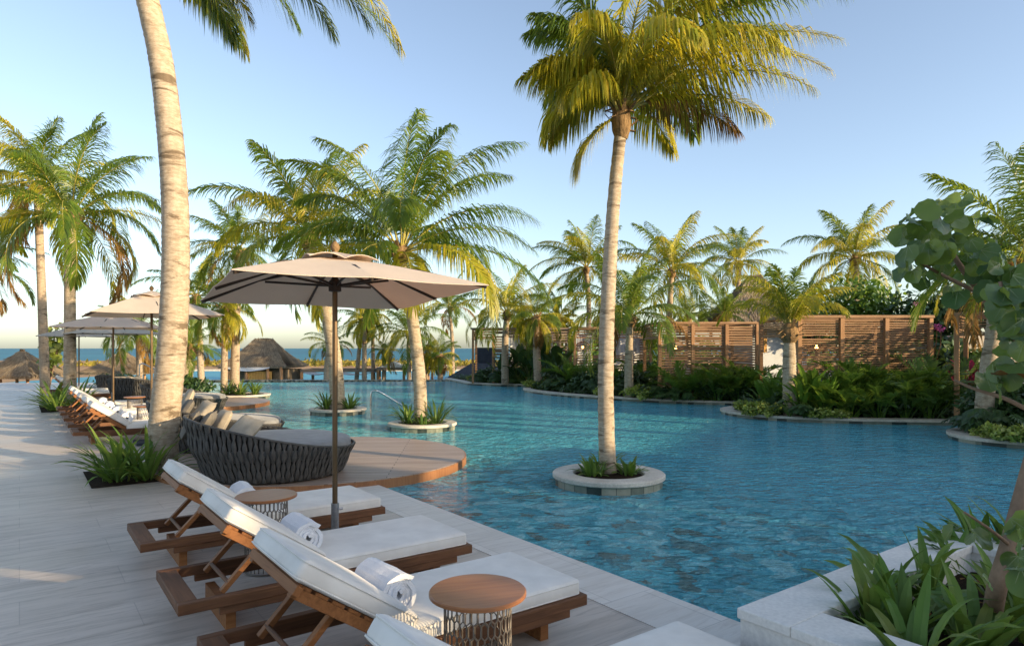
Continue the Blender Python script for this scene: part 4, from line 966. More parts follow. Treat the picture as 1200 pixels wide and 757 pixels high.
# ------------------------------------------------------------------ thatched huts
def thatch(parent, hx, hy, rl, z0, z1, n, seed, ln=.55, kick=0.0):
    """hipped straw roof: solid mat underneath, thousands of straws over it"""
    rng = random.Random(seed); mb = MB(); E = [Vector((-hx, -hy, z0)), Vector((hx, -hy, z0)), Vector((hx, hy, z0)), Vector((-hx, hy, z0))]
    T = [Vector((-rl, 0, z1)), Vector((rl, 0, z1))]; K = 6
    faces = [(E[0], E[1], T[1], T[0]), (E[1], E[2], T[1], T[1]), (E[2], E[3], T[0], T[1]), (E[3], E[0], T[0], T[0])]
    def pt(fc, u, v):
        q = fc[0].lerp(fc[1], u).lerp(fc[3].lerp(fc[2], u), v); q.z -= .10 * (z1 - z0) * math.sin(math.pi * v); return q
    for fc in faces:
        for i in range(K):
            for j in range(K):
                g = [pt(fc, (i + a) / K, (j + b_) / K) for a, b_ in ((0, 0), (1, 0), (1, 1), (0, 1))]; mb.face(g)
    for i in range(4): mb.face([E[i] * .97 + Vector((0, 0, -.12)), E[(i + 1) % 4] * .97 + Vector((0, 0, -.12)), E[(i + 1) % 4], E[i]])
    roof = mb.build('roof', M['thatch_base'], parent)
    mb = MB()
    ar = [(f[1] - f[0]).length for f in faces]
    for i in range(n):
        fc = rng.choices(faces, ar)[0]; v = 1 - math.sqrt(rng.random()) if fc in (faces[1], faces[3]) else rng.random() ** 1.15; v = min(v * 1.02, 1); u = rng.random()
        v = max(0, round(v * 9) / 9 + rng.uniform(-.055, .02)) if rng.random() < .7 else v
        q = pt(fc, u, min(v, 1)); dn = (pt(fc, u, max(v - .1, 0)) - pt(fc, u, max(v - .1, 0) + .1)).normalized()
        N = (fc[1] - fc[0]).cross(fc[3] - fc[0]).normalized(); S = N.cross(dn); dn = (dn + S * rng.uniform(-.3, .3) + N * rng.uniform(0.0, .28)).normalized()
        l = ln * rng.uniform(.5, 1.2); w_ = rng.uniform(.025, .06) * ln / .5; q = q + N * .03 - dn * l * .4
        mb.face([q - S * w_ * .5, q + S * w_ * .5, q + dn * l + S * w_ * .25, q + dn * l - S * w_ * .25])
    for i in range(60):
        q = Vector((rng.uniform(-rl, rl), 0, z1)); a = rng.uniform(0, 6.28); d_ = Vector((math.cos(a), math.sin(a), -1.1)).normalized() * ln; S = Vector((-math.sin(a), math.cos(a), 0)) * .08
        mb.face([q - S, q + S, q + d_ + S, q + d_ - S])
    mb.build('straw', M['thatch'], roof)
    return roof
# swim-up bar
D = 47.0; c = at(309, HY, D)
bar = thing('thatched_bar', 'large thatched bar hut with glowing orange planked front beyond the pool', 'hut', (c.x, D, GZ))
BZ = -2.2 - GZ
thatch(bar, 2.35, 2.2, .7, 2.66 + BZ, 4.45 + BZ, 6500, 4, .42)
for x in (-1.55, -.4, 1.05, 1.95):
    mb = MB(); mb.tube([(x, -2.1, 0), (x, -2.1, 2.6 + BZ)], .11, 10); mb.build('post', M['cab_post'], bar, smooth=True)
mb = MB()
for k in range(16): mb.box((-.32 + k * .105, -2.02, (2.3 + BZ) / 2), (.095, .05, 2.3 + BZ))
mb.build('bar_front', M['orange_wood'], bar, bevel=.008)
mb = MB(); hh = 2.4 + BZ; mb.box((-1.1, -1.42, hh / 2), (1.45, .08, hh)); mb.box((1.55, -1.42, hh / 2), (.75, .08, hh)); mb.box((.2, 1.2, hh / 2), (4.2, .1, hh)); mb.box((-1.9, -.1, hh / 2), (.1, 2.45, hh)); mb.box((2.0, -.1, hh / 2), (.1, 2.45, hh)); mb.build('wall', M['thatch_base'], bar)
mb = MB(); n = 12
for i in range(n):
    for (x0, x1, y0, y1) in ((-1.7, 1.25, -2.42, -2.14),):
        a, b_ = i / n, (i + 1) / n; f_ = lambda u: 2.52 + BZ - .20 * math.sin(math.pi * u); g_ = lambda u: 2.62 + BZ
        mb.face([(x0 + (x1 - x0) * a, y0, f_(a)), (x0 + (x1 - x0) * b_, y0, f_(b_)), (x0 + (x1 - x0) * b_, y1, g_(b_)), (x0 + (x1 - x0) * a, y1, g_(a))])
o = mb.build('canvas_awning', M['white_canvas'], bar); md = o.modifiers.new('thick', 'SOLIDIFY'); md.thickness = .01
def palapa(label, px, d, w_, ztop, zeave, seed, zg=-1.1):
    t_ = thing('palapa', label, 'hut', (at(px, HY, d).x, d, zg), 0, 'round palapas on the beach')
    thatch(t_, w_ / 2, w_ / 2, .12, zeave - zg, ztop - zg, 2600, seed, .5)
    for k in range(6):
        a = k * math.pi / 3 + .3; mb = MB(); mb.tube([(math.cos(a) * w_ * .36, math.sin(a) * w_ * .36, 0), (math.cos(a) * w_ * .36, math.sin(a) * w_ * .36, zeave - zg + .2)], .08, 8); mb.build('post', M['cab_post'], t_, smooth=True)
    return t_
palapa('sunlit orange brown palapa at the far left end of the deck', 26, 37, 3.5, CH - 3.5 / 780 * 37, CH - 31 / 780 * 37, 7, -1.1)
palapa('palapa seen between the far umbrella poles', 144, 43, 3.5, CH - 3.5 / 780 * 43, CH - 27 / 780 * 43, 8)

# ------------------------------------------------------------------ shade canopies along the lower pool
def shade(label, x0, x1, d, ztop, zb, peak, m='grey_wood', cv='white_canvas', depth=2.6, posts=(0, 1)):
    t_ = thing('shade_canopy', label, 'canopy', (x0, d, GZ), 0, 'shade canopies along the lower pool'); W_ = x1 - x0; zb -= GZ; ztop -= GZ
    for u in posts:
        for y in (0, depth): mb = MB(); mb.box((u * (W_ - .2) + .1, y, zb / 2), (.17, .17, zb)); mb.build('post', M['cab_post'], t_, bevel=.01)
    mb = MB(); mb.box((W_ / 2, 0, zb + .1), (W_, .16, .2)); mb.box((W_ / 2, depth, zb + .1), (W_, .16, .2))
    mb.box((.06, depth / 2, zb + .103), (.12, depth - .16, .16)); mb.box((W_ - .06, depth / 2, zb + .103), (.12, depth - .16, .16)); mb.build('beam', M[m], t_, bevel=.01)
    mb = MB(); n = 10
    for i in range(n):
        for j in range(n):
            g = []
            for a, b_ in ((0, 0), (1, 0), (1, 1), (0, 1)):
                u, v = (i + a) / n, (j + b_) / n
                if peak: h = zb + .21 + (ztop - zb - .21) * max(0, 1 - max(abs(u - .5), abs(v - .5)) * 2) ** 1.2
                else: h = zb + .02 - .22 * math.sin(math.pi * u) ** .8 - .03 * math.sin(math.pi * v * 3)
                g.append((.02 + u * (W_ - .04), -.02 + v * (depth + .04) if peak else .1 + v * (depth - .2), h))
            mb.face(g)
    o = mb.build('canvas', M[cv], t_, smooth=True); md = o.modifiers.new('thick', 'SOLIDIFY'); md.thickness = .01
    return t_
def X(px, d): return (px - CX) / F * d
D = 46.5; z_ = lambda y, d=D: CH - (y - HY) / F * d
shade('flat shade frame with sagging white cloth next to the bar hut', X(352, D), X(384, D), D, 0, z_(436), False)
shade('flat shade frame with sagging dark edged cloth behind the umbrella pole', X(386, D), X(438, D), D, 0, z_(436), False)
shade('peaked white canvas canopy in the middle of the row', X(441, D), X(475, D), D, z_(423.5), z_(434), True)
shade('peaked white canvas canopy half hidden behind the leaning palm trunk', X(479, D), X(500, D), D + 1.5, z_(424.5), z_(433), True)
shade('peaked grey shadowed canvas canopy near the dark pavilion', X(496, D), X(530, D), D - .6, z_(425), z_(434), True)
# loose beach scrub beyond the lower pool, a mass nobody could count
rng = random.Random(14); mb = MB()
for i in range(5200):
    x = rng.uniform(-70, 30); y = rng.uniform(100, 124); h = (.5 + .5 * math.sin(x * .35) ** 2) * .5
    leaf(mb, Vector((x, y, GZ + .05 + rng.random() * h)), rv(rng), (Vector((0, -.6, .8)) + rv(rng) * .5).normalized(), rng.uniform(.5, .9), .4, 0, k=2)
o = mb.build('beach_scrub', M['beach_hedge']); stuff(o); tag(o, 'yellow green scrub strip along the beach in front of the sea', 'scrub')

# ------------------------------------------------------------------ cabanas on the bank
def slats(mb, p0, p1, z0, z1, pitch, hgt, th, rng, gap=0.0):
    z = z0 + hgt / 2; p0, p1 = Vector(p0), Vector(p1)
    while z + hgt / 2 <= z1:
        if rng.random() >= gap: mb.beam(p0 + Vector((0, 0, z + rng.uniform(-.004, .004))), p1 + Vector((0, 0, z + rng.uniform(-.004, .004))), th, hgt * rng.uniform(.92, 1.05))
        z += pitch
def cabana(label, x, d, w_, depth, h, bays, pitch, hgt, wood_m='cab_wood', left='header', seed=1, rz=0):
    """bays: list of (x0, x1, kind); kind full / low / header / open. Local front at y = 0 facing the pool."""
    rng = random.Random(seed); t_ = thing('slatted_cabana', label, 'cabana', (x, d, .05), rz, 'slatted timber cabanas on the bank')
    xs = sorted({v for b_ in bays for v in b_[:2]})
    for xx in xs:
        mb = MB(); mb.box((min(max(xx, .05), w_ - .05), -.012, h / 2), (.10, .115, h - .006)); mb.build('post', M['cab_post'], t_, bevel=.006)
    for xx in (.05, w_ - .05):
        mb = MB(); mb.box((xx, depth, h / 2), (.10, .10, h - .006)); mb.build('post', M['cab_post'], t_, bevel=.006)
    mb = MB()
    mb.box((w_ / 2, -.012, h + .03), (w_ + .06, .15, .07)); mb.box((w_ / 2, depth, h + .03), (w_ + .06, .13, .07))
    for xx in (0, w_): mb.box((xx, depth / 2, h + .03), (.12, depth - .15, .068))
    mb.build('top_beam', M[wood_m], t_, bevel=.006)
    for x0, x1, kind in bays:
        if kind == 'open': continue
        mb = MB(); z0, z1 = {'full': (.25, h - .02), 'low': (.25, 1.28), 'header': (h - .40, h - .02), 'mid': (.25, h - .02)}[kind]
        slats(mb, (x0 + .055, 0, 0), (x1 - .055, 0, 0), z0, z1, pitch, hgt, .022, rng, .03 if kind != 'mid' else .28)
        if kind == 'low': slats(mb, (x0 + .055, 0, 0), (x1 - .055, 0, 0), h - .38, h - .02, pitch, hgt, .022, rng); mb.box(((x0 + x1) / 2, -.001, 1.31), (x1 - x0 - .11, .06, .045))
        if kind == 'header': mb.box(((x0 + x1) / 2, -.001, h - .43), (x1 - x0 - .11, .07, .05))
        mb.build('slat_panel', M[wood_m], t_)
    for xx, kind in ((0.02, left), (w_ - .02, 'full')):
        mb = MB(); slats(mb, (xx, .06, 0), (xx, depth - .06, 0), h - .42 if kind == 'header' else .25, h - .02, pitch, hgt, .022, rng)
        if kind == 'header': mb.box((xx, depth / 2, h - .45), (.07, depth - .12, .05))
        mb.build('slat_panel', M[wood_m], t_)
    mb = MB(); slats(mb, (1.0 if left == 'header' else .06, depth - .02, 0), (w_ - .06, depth - .02, 0), .25, h - .02, pitch * 1.5, hgt, .022, rng, .10); mb.build('slat_panel', M[wood_m], t_)
    mb = MB(); y = .12
    while y < depth - .05: mb.box((w_ / 2, y, h + .045), (w_ - .14, .05, .035)); y += .16
    mb.build('roof_slats', M[wood_m], t_)
    return t_
z0 = .05
C1 = cabana('nearest cabana with fine closely spaced slats behind the feathery palms', X(934, 17.0), 17.0, X(1092, 17.0) - X(934, 17.0), 2.6, 2.38, [(0, 1.13, 'full'), (1.13, 2.27, 'full'), (2.27, 3.44, 'full')], .060, .034, seed=2)
C2 = cabana('middle cabana with wider spaced slats and a lit wicker pendant inside', X(771, 21.2), 21.2, X(889, 21.2) - X(771, 21.2), 2.4, 2.38, [(0, 1.1, 'full'), (1.1, 2.18, 'full'), (2.18, 3.21, 'full')], .080, .052, seed=3)
C3 = cabana('cabana with open window bays and white cloth just right of the front trunk', X(672, 26.2), 26.2, X(764, 26.2) - X(672, 26.2), 2.6, 2.38, [(0, 1.1, 'low'), (1.1, 2.2, 'low'), (2.2, 3.09, 'low')], .105, .06, seed=4)
C4 = cabana('furthest and longest cabana in weathered grey timber', X(553, 30.5), 30.5, X(670, 30.5) - X(553, 30.5), 2.6, 2.48, [(0, .98, 'header'), (.98, 1.62, 'mid'), (1.62, 2.5, 'low'), (2.5, 3.35, 'mid'), (3.35, 4.57, 'mid')], .115, .07, 'grey_wood', seed=5)
C6 = cabana('cabana entrance post and slatted header at right beyond the sea grape', X(1118, 14.9), 14.9, 3.2, 2.6, 2.33, [(0, .9, 'header'), (.9, 3.2, 'header')], .06, .034, seed=6, rz=R(-38))
def pendant(label, c, r=.26, h=.34):
    t_ = thing('pendant_lamp', label, 'lamp', c, 0, 'wicker pendant lamps in the cabanas')
    mb = MB(); rng = random.Random(2)
    for k in range(26):
        a = 2 * math.pi * k / 26; mb.tube([(math.cos(a + .5 * u) * r * s_, math.sin(a + .5 * u) * r * s_, -h * u) for u, s_ in ((0, .25), (.15, .7), (.45, 1), (.8, .92), (1, .8))], .008, 4, cap=False)
    for u, s_ in ((0.01, .26), (.45, 1), (1, .8)): mb.tube([(math.cos(2 * math.pi * i / 20) * r * s_, math.sin(2 * math.pi * i / 20) * r * s_, -h * u) for i in range(21)], .012, 5, cap=False)
    mb.build('lamp_shade', M['cab_wood'], t_)
    mb = MB(); mb.lathe([(.005, -.30), (.03, -.28), (.042, -.24), (.03, -.2), (.012, -.17)], 12); mb.build('bulb', M['bulb'], t_, smooth=True)
    mb = MB(); mb.tube([(0, 0, 0), (0, 0, 2.42 - c[2] if c[2] < 2.4 else .1)], .008, 5); mb.build('cord', M['black_metal'], t_)
q = at(792, 399, 22.3); pendant('wicker pendant lamp with warm glow at the left of the middle cabana', q)
q = at(957, 397, 18.2); pendant('wicker pendant lamp behind the fine slats of the nearest cabana', q)
q = at(683, 400, 27.4); pendant('small wicker pendant lamp in the cabana with open windows', q, .3, .4)
def curtain(label, x0, x1, d, z1, z0=.05, m='white_canvas', amp=.05):
    mb = MB(); n = 40
    for i in range(n):
        a, b_ = x0 + (x1 - x0) * i / n, x0 + (x1 - x0) * (i + 1) / n; f_ = lambda x: d + amp * math.sin(x * 13) + amp * .5 * math.sin(x * 31)
        mb.face([(a, f_(a), z0), (b_, f_(b_), z0), (b_, f_(b_), z1), (a, f_(a), z1)])
    o = mb.build('curtain', M[m], smooth=True); md = o.modifiers.new('thick', 'SOLIDIFY'); md.thickness = .008
    return tag(o, label, 'curtain', 'white cabana curtains')
curtain('white curtain in the right window of the open windowed cabana', X(722, 28.5), X(757, 28.5), 28.5, 2.28)
curtain('white curtain in the left window of the open windowed cabana', X(676, 28.5), X(694, 28.5), 28.5, 2.28)
curtain('pale curtain inside the furthest grey cabana, left part', X(597, 32.6), X(620, 32.6), 32.6, 2.3)
curtain('pale curtain inside the furthest grey cabana, right part', X(634, 32.6), X(648, 32.6), 32.6, 2.3)
def cab_sofa(label, c, w_):
    t_ = thing('cabana_sofa', label, 'sofa', c, 0, 'sofas inside the cabanas')
    mb = MB(); mb.box((0, 0, .18), (w_, .85, .24)); mb.build('base', M['cab_wood'], t_, bevel=.01)
    mb = MB(); mb.cushion(w_ / 2 - .02, .42, .2, (0, 0, .30)); mb.build('seat_cushion', M['fabric'], t_, smooth=True)
    for k in (-1, 0, 1): mb = MB(); mb.cushion(w_ / 6 - .01, .22, .16, (k * w_ / 3, .32, .72), Matrix.Rotation(R(72), 3, 'X')); mb.build('back_cushion', M['fabric'], t_, smooth=True)
cab_sofa('cream sofa inside the middle slatted cabana', (X(832, 22.5), 22.6, .06), 2.2)
cab_sofa('cream sofa inside the nearest slatted cabana', (X(1015, 18.4), 18.5, .06), 2.2)
cab_sofa('cream sofa inside the open windowed cabana', (X(722, 27.3), 27.6, .06), 2.2)

# thatched villa and dark pavilion
V = thing('thatched_villa', 'white walled villa with tall thatched roof behind the cabanas', 'villa', (X(905, 27), 27.2, .05))
mb = MB(); wv_ = X(948, 27) - X(884, 27)
mb.box((.38, 1.6, 1.35), (wv_, 3.2, 2.7)); mb.build('wall', M['white_wall'], V)
mb = MB(); mb.box((-.22, -.03, 1.95), (.12, .05, 1.0)); mb.build('door', M['orange_wood'], V)
o = thatch(V, 2.45, 2.4, .35, 2.55, 4.62, 5200, 9, .55); o.location = (0, 1.7, 0)
PV = thing('dark_pavilion', 'dark slate roofed pavilion with terracotta panel at the pool far end', 'pavilion', (X(562, 37.5), 38.5, GZ)); PZ = -2.2 - GZ
mb = MB(); mb.box((0, 0, (2.4 + PZ) / 2), (2.3, 2.2, 2.4 + PZ)); mb.box((.3, .5, 2.6 + PZ), (1.05, 1.0, 2.6)); mb.build('wall', M['dark_wall'], PV)
mb = MB(); mb.box((-.35, -1.12, 1.35 + PZ), (.7, .05, 1.5)); mb.build('panel', M['brick_red'], PV)
mb = MB(); e = 1.75; z0_, z1_, z2_ = 2.1 + PZ, 2.25 + PZ, 3.0 + PZ
for i in range(4):
    a = [(-e, -e), (e, -e), (e, e), (-e, e)]; p, q = a[i], a[(i + 1) % 4]
    mb.face([(p[0], p[1], z1_), (q[0], q[1], z1_), (q[0] * .3, q[1] * .3, z2_), (p[0] * .3, p[1] * .3, z2_)]); mb.face([(p[0], p[1], z0_), (q[0], q[1], z0_), (q[0], q[1], z1_), (p[0], p[1], z1_)])
mb.face([(-e, -e, z0_), (-e, e, z0_), (e, e, z0_), (e, -e, z0_)]); mb.build('roof', M['slate'], PV)
# stone wall and garden wall behind the right cabanas
mb = MB(); mb.box((X(1145, 18.4) + 2, 18.4, 1.0), (5.5, .3, 2.0)); o = mb.build('garden_wall', M['sand_wall'], bevel=.02); tag(o, 'low stone garden wall in shade behind the right entrance', 'wall')

# ------------------------------------------------------------------ planting on the bank
rng = random.Random(31)
AR = [areca_mb(random.Random(40 + i), 20, 1.35).mesh('fronds', [M['leaf_area'], M['leaf_mid']]) for i in range(3)]
PH = [lobed_mb(random.Random(50 + i), 22, .55, .34).mesh('leaves', [M['leaf_dark'], M['leaf_mid']]) for i in range(3)]
LI = [bush_mb(random.Random(60 + i), 420, .45, .38, .20, .105, .075, lumps=8).mesh('leaves', [M['leaf_lime']]) for i in range(3)]
PD = [paddle_mb(random.Random(70 + i), 26, .55, .55, .14).mesh('leaves', [M['leaf_mid'], M['leaf_mid']]) for i in range(2)]
BO = [paddle_mb(random.Random(80 + i), 13, .85, .85, .34, (50, 88)).mesh('leaves', [M['leaf_dark'], M['leaf_mid']]) for i in range(2)]
DK = [bush_mb(random.Random(90 + i), 900, .75, .6, .42, .17, .085, lumps=10).mesh('leaves', [M['leaf_dark']]) for i in range(3)]
def put(name, me, label, cat, px, py, d, s, group, rz=None, z=.05):
    o = bpy.data.objects.new(name, me); COL.objects.link(o); o.location = (X(px, d), d, z); o.scale = (s,) * 3; o.rotation_euler = (0, 0, rng.uniform(0, 6.28) if rz is None else rz)
    return tag(o, label, cat, group)
g = 'feathery areca palms in front of the cabanas'
for i, (px, d, s, lab) in enumerate(((955, 16.2, .9, 'areca palm below the left bay of the nearest cabana'), (985, 16.0, 1.05, 'bright areca palm under the second post of the nearest cabana'), (1015, 16.2, 1.1, 'areca palm below the middle bay of the nearest cabana'),
        (1045, 16.1, 1.1, 'areca palm below the third post of the nearest cabana'), (1072, 16.0, 1.05, 'dark areca palm below the right bay of the nearest cabana'), (1095, 15.9, 1.25, 'tall areca palm at the right corner of the nearest cabana'),
        (1030, 15.3, .8, 'lower areca palm at the kerb before the nearest cabana'), (1062, 15.3, .75, 'lower areca palm close to the kerb, right of its twin'), (998, 15.4, .8, 'lower areca palm beside the bright paddle leaved plants'), (1090, 15.2, .75, 'low dark areca palm left of the orange post'),
        (800, 20.6, .95, 'areca palm in front of the lit pendant of the middle cabana'), (828, 20.6, .9, 'areca palm below the middle bay of the middle cabana'), (852, 20.5, 1.0, 'areca palm below the right posts of the middle cabana'), (876, 20.4, 1.05, 'areca palm at the right corner of the middle cabana'), (893, 20.2, .9, 'areca palm before the white villa wall'),
        (840, 20.1, .75, 'low areca palm by the kerb before the middle cabana'), (865, 20.1, .75, 'low dark areca palm by the kerb, right of the middle cabana centre'), (700, 25.2, 1.0, 'areca palm before the window bays just left of the front trunk'), (752, 24.5, .95, 'areca palm at the right end of the open windowed cabana'), (676, 25.6, 1.1, 'golden green areca palm at the corner post of the open windowed cabana'), (722, 25.0, .9, 'areca palm peeking out right beside the front trunk'),
        (662, 29.2, 1.0, 'areca palm below the right end of the grey cabana'))):
    put('areca_palm', AR[i % 3], 'dark feathery ' + lab if not lab.startswith(('bright', 'tall', 'lower', 'low', 'dark', 'golden')) else 'feathery ' + lab, 'palm', px, 0, d, s * 1.15, g)
g = 'deep cut philodendrons along the bank'
for i, (px, d, s, lab) in enumerate(((925, 15.5, .75, 'philodendron at the foot of the short sunlit palm'), (942, 15.25, .6, 'small philodendron spilling over the kerb by the short palm'), (905, 16.4, .8, 'philodendron behind the lime shrubs of the round corner'),
        (720, 22.7, .85, 'philodendron right of the front trunk'), (760, 21.3, .8, 'philodendron between the lime shrubs'), (790, 20.6, .85, 'philodendron under the left bay of the middle cabana'), (812, 20.3, .8, 'philodendron by the long kerb, middle'), (770, 20.9, .8, 'philodendron beside the orange post of the middle cabana'),
        (655, 25.3, .95, 'philodendron on the second bank, left of the front trunk'), (672, 24.6, .9, 'philodendron on the second bank near the front trunk'), (690, 23.8, .9, 'philodendron on the second bank touching the front trunk'), (640, 26.0, .8, 'philodendron beside the shaggy narrow palm'),
        (565, 31.3, 1.0, 'philodendron under the grey cabana entrance'), (583, 30.4, 1.0, 'philodendron at the foot of the dense yellow green palm'), (603, 30.0, .9, 'philodendron near the end of the first bank'),
        (1150, 12.6, .9, 'large philodendron at the foot of the pale leaning trunk'), (1172, 12.3, .85, 'philodendron at the right frame edge'), (1136, 12.9, .7, 'small philodendron on the round right corner'))):
    put('philodendron', PH[i % 3], 'dark green ' + lab if not lab.startswith(('large', 'small')) else lab, 'plant', px, 0, d, s, g)
g = 'lime green shrubs edging the pool'
for i, (px, d, s, lab) in enumerate(((873, 16.7, .85, 'leftmost on the round corner'), (888, 16.0, .9, 'beside the leftmost round corner shrub'), (905, 15.75, .7, 'before the philodendron of the round corner'), (962, 15.2, .75, 'at the kerb below the paddle leaved plants'), (985, 15.1, .6, 'small, at the end of the kerb row'), (878, 15.9, .55, 'small, right at the corner kerb'),
        (706, 22.6, .95, 'hugging the front trunk on its right'), (745, 21.5, 1.1, 'tall, at the foot of the dark crowned palm'), (757, 21.0, .9, 'left of the middle cabana orange post'), (622, 27.0, .9, 'on the tip of the second bank'), (640, 26.2, .8, 'small, right of the shaggy palm'), (652, 25.8, .8, 'low, along the second bank kerb'),
        (557, 32.4, 1.0, 'at the far tip of the first bank'), (572, 31.2, .9, 'low, in front of the grey cabana entrance'), (1168, 11.6, .7, 'bright, front of the right bank'), (1186, 11.4, .75, 'bright, at the right frame edge'), (1202, 11.2, .8, 'mostly outside the right frame edge'), (1150, 12.1, .5, 'small and reddish, at the right bank kerb'))):
    put('lime_shrub', LI[i % 3], 'lime variegated shrub ' + lab, 'shrub', px, 0, d, s, g)
g = 'bright paddle leaved plants'
for i, (px, d, s, lab) in enumerate(((948, 15.9, 1.25, 'tall, right of the short sunlit palm'), (968, 15.6, 1.0, 'broad, before the second post of the nearest cabana'), (908, 16.6, 1.1, 'left of the short sunlit palm'), (896, 16.9, .75, 'small, behind the round corner shrubs'), (940, 15.7, .8, 'low, at the short palm base'))):
    put('paddle_plant', PD[i % 2], 'bright green paddle leaved plant, ' + lab, 'plant', px, 0, d, s, g)
g = 'big dark banana leaved plants by the grey cabana'
for i, (px, d, s, lab) in enumerate(((607, 30.0, 1.15, 'left of the shaggy narrow palm'), (645, 28.3, 1.35, 'tall, right of the shaggy narrow palm'), (590, 30.2, .9, 'low, by the dense palm trunk'), (655, 28.0, 1.1, 'rightmost, with drooping broad leaves'), (622, 29.3, 1.05, 'between the two far palms'))):
    put('broad_leaf_plant', BO[i % 2], 'big dark broad leaved plant, ' + lab, 'plant', px, 0, d, s, g)
g = 'dark shrubs filling the bank'
for i, (px, d, s, lab) in enumerate(((1000, 15.7, .8, 'under the arecas of the nearest cabana'), (1040, 15.6, .8, 'in deep shade below the third cabana post'), (1085, 15.6, .9, 'beside the orange post'), (830, 20.4, .85, 'low under the middle cabana'), (870, 20.2, .85, 'at the right end of the long kerb'), (690, 24.3, 1.0, 'left of the front trunk'), (745, 23.2, 1.0, 'behind the dark crowned palm trunk'), (570, 31.0, .85, 'at the grey cabana entrance'), (610, 30.6, 1.0, 'below the grey cabana slats'),
        (1105, 17.8, 1.9, 'tall, beyond the right corner of the nearest cabana'), (1096, 18.6, 2.2, 'tallest, with pink blossoms'), (1165, 13.4, 1.1, 'behind the pale leaning trunk'), (1190, 12.6, 1.1, 'at the right edge under the sea grape'), (760, 25.4, 1.3, 'between two cabanas'), (915, 19.6, 1.0, 'before the villa door'), (660, 26.9, 1.1, 'below the corner of the open windowed cabana'))):
    put('dark_shrub', DK[i % 3], 'dense dark green shrub ' + lab, 'shrub', px, 0, d, s, g)
# bushy tree behind the nearest cabana, more green further back
def bush_tree(label, px, d, rx, h, n, m, seed, l=.2, wd=.13):
    r_ = random.Random(seed); t_ = thing('broadleaf_tree', label, 'tree', (X(px, d), d, .05), 0, 'bushy trees behind the cabanas')
    mb = MB(); mb.tube([(0, 0, 0), (.1, 0, h * .35), (0, .1, h * .7)], [.14, .1, .05], 8)
    for k in range(5): a = r_.uniform(0, 6.28); mb.tube([(.08, 0, h * .35), (math.cos(a) * rx * .4, math.sin(a) * rx * .4, h * .65)], [.06, .03], 6)
    mb.build('trunk', M['trunk_brown'], t_)
    mb = bush_mb(r_, n, rx, rx * .8, h * .36, l, wd, lumps=14); o = mb.build('crown', m, t_); o.location = (0, 0, h * .3); return t_
bush_tree('broad dark green tree behind the roof of the nearest cabana', 1012, 22.5, 1.7, 3.8, 2400, M['leaf_area'], 3)
bush_tree('second dark tree beside it, above the right cabana corner', 1075, 21.5, 1.5, 3.6, 2200, M['leaf_dark'], 4)
bush_tree('green tree filling the gap right of the thatched villa', 955, 27, 1.5, 3.9, 1600, M['leaf_dark'], 5)
bush_tree('low yellow green tree behind the furthest cabanas', 640, 38, 2.2, 3.9, 1500, M['leaf_gold'], 6, .3, .16)
bush_tree('green tree behind the open windowed cabana', 735, 33, 2.0, 3.3, 1400, M['leaf_area'], 7, .28, .15)
bush_tree('dark tree at the right edge behind the leaning trunk', 1165, 20, 2.2, 4.2, 2200, M['leaf_dark'], 8)
# pink blossoms and red ti plants
rng = random.Random(77)
for px, py, d, lab in ((1075, 356, 17.6, 'pink blossom cluster above the right corner of the nearest cabana'), (1103, 386, 17.0, 'pink blossom cluster left of the slatted header'), (1098, 383, 17.1, 'small pink blossom cluster beside the larger one')):
    mb = MB()
    for k in range(40): p = rv(rng) * .085; p.z *= .5; leaf(mb, p, rv(rng), (rv(rng) + Vector((0, -.5, .5))).normalized(), .055, .05, 0, k=2)
    mb.tube([(0, 0, 0), (.05, .1, -.4), (.05, .3, -.9)], .012, 5, 1)
    o = mb.build('blossom_cluster', [M['petal'], M['trunk_brown']]); o.location = at(px, py, d); tag(o, lab, 'flowers', 'pink blossoms by the cabana')
for px, d, lab in ((1138, 15.9, 'magenta leaved plant inside the right entrance'), (1146, 16.3, 'smaller magenta leaved plant behind it')):
    plant('ti_plant', lab, 'plant', paddle_mb(rng, 16, 1.0, .42, .12, (60, 88)), [M['leaf_red'], M['trunk_brown']], (X(px, d), d, .05), 'magenta leaved plants')
rng = random.Random(55); mb = MB()
for i in range(5200):
    x = rng.uniform(1.5, 60); y = rng.uniform(46, 52); h = 1.9 + .5 * math.sin(x * .9) + .35 * math.sin(x * 2.3 + 1)
    leaf(mb, Vector((x, y, rng.random() ** .8 * h)), rv(rng), (Vector((0, -.6, .7)) + rv(rng) * .7).normalized(), rng.uniform(.45, .8), .34, 0, k=2)
o = mb.build('treeline', M['leaf_area']); stuff(o); tag(o, 'distant green treeline glimpsed behind and between the cabanas', 'treeline')
# low ground cover between the shrubs
mb = MB()
for i in range(9000):
    k = rng.choice((0, 1, 1, 2, 2, 2, 3)); L = smooth_line(BANKS[k][0]); j = rng.randrange(len(L) - 1); p = L[j]; T = (L[j + 1] - L[j]).normalized(); N = Vector((-T.y, T.x, 0))
    q = p + N * rng.uniform(.36, 2.6) + T * rng.uniform(-.3, .3); leaf(mb, q + Vector((0, 0, rng.uniform(.06, .26))), rv(rng) + Vector((0, 0, .3)), (Vector((0, -.3, 1)) + rv(rng) * .5).normalized(), rng.uniform(.09, .2), .07, 0, k=2)
o = mb.build('ground_cover', M['leaf_dark']); stuff(o); tag(o, 'low dark green ground cover filling the planted bank', 'ground cover')

